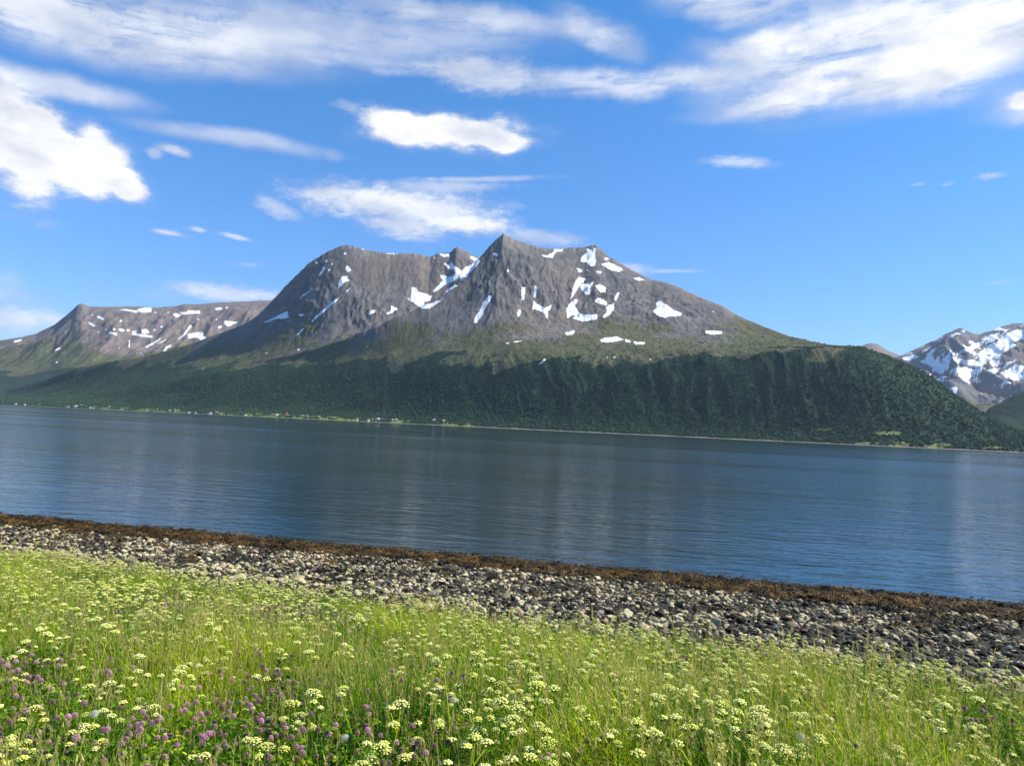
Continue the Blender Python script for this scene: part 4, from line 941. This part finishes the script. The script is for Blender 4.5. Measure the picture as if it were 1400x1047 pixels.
def clovers():
    kinds = [clover_parts(800+k) for k in range(6)]
    ca, cb = (.20, .13, .11), (.66, .36, .50)
    pms = petal_mat('clover_petals', ca, cb, 'OBJECT'); pmi = petal_mat('clover_petals_far', ca, cb, 'INSTANCER')
    km = [(a.mesh('stem', STEM), b.mesh('flower_head', pms), [q.mesh('leaf', STEM) for q in c]) for a, b, c in kinds]
    x, y = meadow_points(26000, 20, 1.2, .9); w = .95*blob(x, y, CLOVER)**1.2+.035; k = RNG.random(len(x)) < w*.34*sstep(EDx(x, y), 0, 1); x, y = x[k], y[k]
    # heads grow in little bunches
    xx = np.repeat(x, 4)+RNG.normal(0, .10, 4*len(x)); yy = np.repeat(y, 4)+RNG.normal(0, .10, 4*len(x)); x, y = xx, yy
    z = G(x, y); m = len(x); print('clovers', m); px, py = project(x, y, z+.3); infr = (px > 0) & (px < 1400) & (py < 1045); order = np.argsort(np.where(infr, y, 999)); top = order[:290]; rest = np.setdiff1d(np.arange(m), top)
    sc = RNG.uniform(.85, 1.35, m)
    for i in top:
        a, b, c = km[int(RNG.integers(0, 6))]; e = link('clover_flower', None, None, (x[i], y[i], z[i])); e.rotation_euler = (0, 0, RNG.uniform(0, 6.28)); e.scale = (sc[i],)*3; e.empty_display_size = .05
        tag(e, f"{'tall' if sc[i] > 1.1 else 'short'} purple clover with a round flower head, {where(px[i], py[i])}", 'clover', 'purple clover flowers in the meadow')
        link('stem', a, e); link('flower_head', b, e); [link('leaf', q, e) for q in c]
    pr = [merge([a, b]+c, (0, 2, 3)) for a, b, c in kinds]; mr = len(rest); rot = np.stack([np.zeros(mr), np.zeros(mr), RNG.uniform(0, 6.28, mr)], 1)
    scatter('distant_clover_flowers', pr, pmi, np.stack([x[rest], y[rest], z[rest]], 1), rot, sc[rest], RNG.random(mr)**1.6, RNG.integers(0, 6, mr), 'patches of purple clover farther off in the meadow grass', 'clover')
clovers()
def singles():
    # dandelion clocks
    m, g, out = new_mat('dandelion_fluff'); bs = g.n('ShaderNodeBsdfPrincipled', {'Base Color': (.75, .77, .66, 1), 'Roughness': .8}); tl = g.n('ShaderNodeBsdfTranslucent', {0: (.7, .72, .6, 1)}); g.L.new(g.n('ShaderNodeMixShader', {0: .5, 1: bs, 2: tl}).outputs[0], out.inputs[0])
    ym = petal_mat('yellow_petals', (.75, .55, .02), (.8, .65, .03), 'OBJECT')
    st = MB(); st.tube([[0, 0, -.02], [.01, 0, .2], [0, 0, .40]], .002, 5, .6); stm = st.mesh('stem', STEM)
    fl = MB(); r = np.random.default_rng(5); C = np.array([0, 0, .40])
    for q in range(150):
        zf = 1-2*(q+.5)/150; rr = math.sqrt(1-zf*zf); a = q*2.399; n = np.array([rr*math.cos(a), rr*math.sin(a), zf]); p = C+n*.021
        fl.tube([C, p], .0003, 3, .5)
        u = np.cross(n, [.3, .2, 1.]); u /= np.linalg.norm(u); w = np.cross(n, u)
        for k in range(5):
            b = k*1.2566+q; d = u*math.cos(b)+w*math.sin(b); sd = np.cross(n, d)*.0007; e = p+n*.0025+d*.006; fl.add(np.array([p-sd, p+sd, e]), [(0, 1, 2)], .5)
    v, f = ICO1; fl.add(v*.004+C, f, .2); flm = fl.mesh('seed_head', m)
    for (px, py, nm) in [(129, 977, 'left in the clover'), (620, 957, 'middle of the meadow above a bunch of clover'), (703, 954, 'right of centre among cream umbels'), (1095, 1007, 'at the right above the lower edge'), (472, 1009, 'left of centre beside a straw stalk')]:
        x, y = ground_hit(px, py, .42); e = link('dandelion_clock', None, None, (x, y, float(G(np.array(x), np.array(y)))+.02)); tag(e, f'round white dandelion seed head, {nm}', 'dandelion', 'dandelion seed heads in the meadow'); link('stem', stm, e); link('seed_head', flm, e)
    yf = MB(); C = np.array([0, 0, .3])
    for q in range(12):
        a = q*.5236; d = np.array([math.cos(a), math.sin(a), .35]); sd = np.array([-d[1], d[0], 0])*.0035; yf.add(np.array([C, C+d*.007+sd, C+d*.014, C+d*.007-sd]), [(0, 1, 2, 3)], .8)
    yf.add(ICO1[0]*.004+C+[0, 0, .002], ICO1[1], .6); yfm = yf.mesh('flower_head', ym); s2 = MB(); s2.tube([[0, 0, -.02], [0, 0, .3]], .0013, 4, .5); s2m = s2.mesh('stem', STEM)
    for (px, py, nm) in [(226, 1004, 'beside purple clover at the lower left'), (243, 1006, 'topmost of the small yellow pair at the lower left'), (231, 1014, 'lowest of the three small yellow flowers at the lower left'), (332, 992, 'alone between clover heads left of centre'), (5, 1012, 'at the left border of the picture'), (4, 1040, 'in the bottom left corner')]:
        x, y = ground_hit(px, py, .32); e = link('yellow_flower', None, None, (x, y, float(G(np.array(x), np.array(y)))+.02)); tag(e, f'small bright yellow flower {nm}', 'yellow flower', 'small yellow flowers among the clover'); link('stem', s2m, e); link('flower_head', yfm, e)
    # dry stalks: (bottom px,py) -> (top px,py)
    dm, g, out = new_mat('dry_stalk'); bs = g.n('ShaderNodeBsdfPrincipled', {'Base Color': g.mix(g.noise(g.n('ShaderNodeTexCoord').outputs['Object'], 30, 3), (.36, .30, .14), (.55, .47, .26)), 'Roughness': .8}); g.L.new(bs.outputs[0], out.inputs[0])
    for i, (bx, by, tx, ty, nm) in enumerate([(586, 985, 588, 935, 'straight yellow stalk right of the cream umbel left of centre'), (645, 985, 632, 925, 'thin whitish stalk leaning left in the middle'), (272, 1020, 285, 950, 'bent pale stalk above the clover left of centre'), (265, 1015, 268, 960, 'short pale stalk left of the bent one'), (208, 1047, 222, 920, 'tall thin stalk rising through the clover at the lower left'),
                                    (162, 1047, 165, 1020, 'short thick straw stalk at the lower left border'), (452, 1045, 462, 1000, 'straw stalk beside the dandelion clock'), (83, 1047, 94, 1008, 'straw stalk leaning right in the lower left corner'), (700, 960, 704, 905, 'upright pale stalk among umbels right of centre'), (485, 960, 470, 885, 'long pale stalk below the dead umbel'), (690, 1035, 694, 990, 'yellow stalk under the big cream umbel'), (1050, 1046, 1054, 1018, 'straw stalk at the lower right')]):
        x, y = ground_hit(bx, by, .12); z0 = float(G(np.array(x), np.array(y))); tt, ee = te(tx, ty); top = np.array([tt*y*1.0, y, CAMH+ee*y]); b = np.array([x, y, z0])
        mid = (b+top)/2+[.015*(-1)**i, 0, 0]; mb = MB(); mb.tube(np.array([b, b*.65+mid*.35-[0, 0, 0], mid, mid*.4+top*.6, top])-b, [.0035, .0034, .003, .0026, .0012], 6, .5)
        o = link('dry_stalk', mb.mesh('dry_stalk', dm), None, tuple(b)); tag(o, f'dry {nm}', 'stalk', 'dry stalks standing in the meadow')
    # dead branching umbel skeleton
    x, y = ground_hit(478, 905, .15); z0 = float(G(np.array(x), np.array(y))); e = link('dead_umbel', None, None, (x, y, z0)); tag(e, 'dead pale branching umbel skeleton left of centre in the upper meadow', 'dead plant')
    mb = MB(); sk = np.array([-.05, 0, .62]); mb.tube([[0, 0, -.02], sk*.5, sk], [.005, .004, .003], 6, .5); link('stem', mb.mesh('stem', dm), e)
    for j in range(4):
        mb = MB(); r = np.random.default_rng(j); p0 = sk*(.55+.13*j); c = p0+[(-.22, .2, -.14, .1)[j], r.normal(0, .05), .20]; mb.tube([p0, (p0+c)/2+[0, 0, -.02], c], .002, 4, .5)
        for q in range(11):
            a = q*2.4; mb.tube([c, c+[.05*math.cos(a), .05*math.sin(a), .05]], .0009, 3, .5)
        link('branch', mb.mesh('branch', dm), e)
singles()

# ------------------------------------------------------------------ houses across the fjord
def simple_mat(name, col, rough=.7, var=.15):
    m, g, out = new_mat(name); tc = g.n('ShaderNodeTexCoord').outputs['Object']; n = g.noise(tc, 1.5, 4)
    c2 = tuple(min(1, c*(1-var)) for c in col); bs = g.n('ShaderNodeBsdfPrincipled', {'Base Color': g.mix(n, col, c2), 'Roughness': rough}); g.L.new(bs.outputs[0], out.inputs[0]); return m
def houses():
    wall = {k: simple_mat(k+'_boards', c) for k, c in (('white', (.58, .58, .56)), ('red', (.16, .05, .04)), ('yellow', (.62, .45, .14)), ('grey', (.34, .34, .33)), ('brown', (.12, .07, .04)))}
    roof = {k: simple_mat(k+'_roof', c) for k, c in (('grey', (.17, .17, .18)), ('red', (.17, .08, .06)), ('pale', (.36, .37, .38)))}
    glass = simple_mat('window_glass', (.04, .05, .06), .15)
    L = [(5, 549, 'white', 'grey', 14, 'white house highest up at the far left'), (21, 555, 'grey', 'pale', 20, 'low pale shed by the water at the far left'), (34, 554, 'white', 'pale', 16, 'white house between a pale shed and a tall white house'), (53, 552, 'white', 'grey', 17, 'tall white house standing alone at the left'), (93, 556, 'grey', 'pale', 14, 'pale grey house at the left end of the village'), (103, 555, 'white', 'pale', 26, 'long white building of the left village'), (111, 553, 'white', 'grey', 15, 'white house behind the long building'), (118, 555, 'red', 'grey', 13, 'red house right of the long white building'), (123, 556, 'white', 'grey', 12, 'small white house right of the red one'), (128, 557, 'white', 'pale', 11, 'small white house at the right end of the village'), (149, 555, 'white', 'grey', 12, 'white house alone above the left meadow'),
         (232, 561, 'grey', 'pale', 16, 'pale farmhouse at the left end of the meadows'), (239, 560, 'grey', 'pale', 14, 'pale barn beside the farmhouse'), (258, 565, 'white', 'pale', 13, 'white house close to the water'), (267, 564.5, 'grey', 'pale', 12, 'pale house right of a white waterside house'), (287, 565, 'white', 'red', 22, 'big white house with a reddish roof, left part of the meadows'), (296, 563.5, 'yellow', 'pale', 16, 'yellowish barn right of the big white house'), (335, 568, 'white', 'pale', 12, 'small white boathouse at the water'), (378, 566.5, 'white', 'pale', 19, 'wide white house in front of dark trees'), (392, 568, 'white', 'red', 24, 'large white farmhouse with a red roof'), (391, 565, 'red', 'red', 20, 'dark red barn behind the large farmhouse'), (412, 567.5, 'grey', 'pale', 12, 'grey house right of the large farmhouse'), (420, 568, 'white', 'pale', 15, 'white house above the green field'),
         (488, 576, 'white', 'pale', 12, 'small white boathouse at the right field'), (503, 576.5, 'white', 'pale', 14, 'white boathouse at the shore below the farm'), (516, 572.2, 'white', 'grey', 22, 'long white farmhouse on the wooded slope'), (521, 572, 'white', 'pale', 10, 'small white shed beside the long farmhouse'), (536, 573, 'grey', 'pale', 10, 'small grey shed right of the farm'), (541, 573, 'white', 'pale', 15, 'white house right of the farm'), (593, 574.3, 'white', 'pale', 18, 'white house left of the last pair'), (606, 575, 'grey', 'pale', 16, 'pale house right of the last pair, nearest the steep forest')]
    cache = {}
    def parts(w, wc, rc):
        k = (w, wc, rc)
        if k in cache: return cache[k]
        d = w*.6; h = 5.5 if w > 13 else 4.2; rh = d*.38
        a = MB(); a.box((0, 0, h/2-1), (w, d, h+2)); x = w/2
        a.add([(-x, -d/2, h), (-x, d/2, h), (-x, 0, h+rh), (x, -d/2, h), (x, d/2, h), (x, 0, h+rh)], [(0, 2, 1), (3, 4, 5)])
        rf = MB(); o = .6; x2 = x+.5; dz = rh/(d/2)*o; th = .3
        for sg in (-1, 1):
            p = [(-x2, sg*(d/2+o), h-dz), (x2, sg*(d/2+o), h-dz), (x2, 0, h+rh), (-x2, 0, h+rh)]; q = [(u, v_, w_+th) for u, v_, w_ in p]
            rf.add(p+q, [(0, 1, 2, 3), (7, 6, 5, 4), (0, 4, 5, 1), (1, 5, 6, 2), (3, 7, 4, 0), (2, 6, 7, 3)])
        ch = MB(); ch.box((w*.15, 0, h+rh+.6), (1.1, 1.1, 2.4))
        wn = MB(); wn.box((0, 0, 0), (1.3, .16, 1.4)); dr = MB(); dr.box((0, -d/2-.04, 1.05), (1.2, .16, 2.1))
        cache[k] = (a.mesh('wall', wall[wc], False), rf.mesh('roof', roof[rc], False), ch.mesh('chimney', roof['grey'], False), wn.mesh('window', glass, False), dr.mesh('door', wall['brown'], False), d, h)
        return cache[k]
    ys = np.arange(2400, 6200, 4.)
    for (px, py, wc, rc, w, lab) in L:
        w *= .85
        t, e = te(px, py+1.6); zz = sample_main(np.full(len(ys), t), ys); E = (zz-CAMH)/ys; k = np.where((E >= e) & (zz > 2.5))[0]
        y = ys[k[0]] if len(k) else shoreY(np.array([t]))[0]+120
        z = float(sample_main(np.array([t]), np.array([y]))[0]); A_, B_, C_, W_, D_, d, h = parts(w, wc, rc)
        if len(px_hist := [1]) and False: pass
        e_ = link('house', None, None, (t*y, y, z)); e_.rotation_euler = (0, 0, -math.atan(t)+random.uniform(-.5, .5)); tag(e_, lab, 'house', 'houses along the far shore')
        link('wall', A_, e_); rf = link('roof', B_, e_); link('chimney', C_, rf); link('door', D_, e_)
        nw = int(w//4)
        for i in range(nw):
            xx = -w/2+(i+.5)*w/nw
            if abs(xx) > 1.5: link('window', W_, e_, (xx, -d/2-.03, 2.2))
houses()

# ------------------------------------------------------------------ haze
def haze():
    m = bpy.data.materials.new('haze'); m.use_nodes = True; nt = m.node_tree; nt.nodes.clear(); g = NT(nt); out = g.n('ShaderNodeOutputMaterial')
    pv = g.n('ShaderNodeVolumePrincipled', {'Color': (.62, .78, 1., 1), 'Density': 1.4e-5, 'Anisotropy': .2}); g.L.new(pv.outputs[0], out.inputs['Volume'])
    mb = MB(); mb.box((0, 6500, 1000), (64000, 53000, 2100)); v, f, a = mb.arrays(); v[:, 2] = np.where(v[:, 2] < 500, -45., 1900.)
    o = link('haze', np_mesh('haze', v, f, [m], False)); tag(o, 'thin blue summer haze over the fjord', 'haze', kind='stuff')
haze()
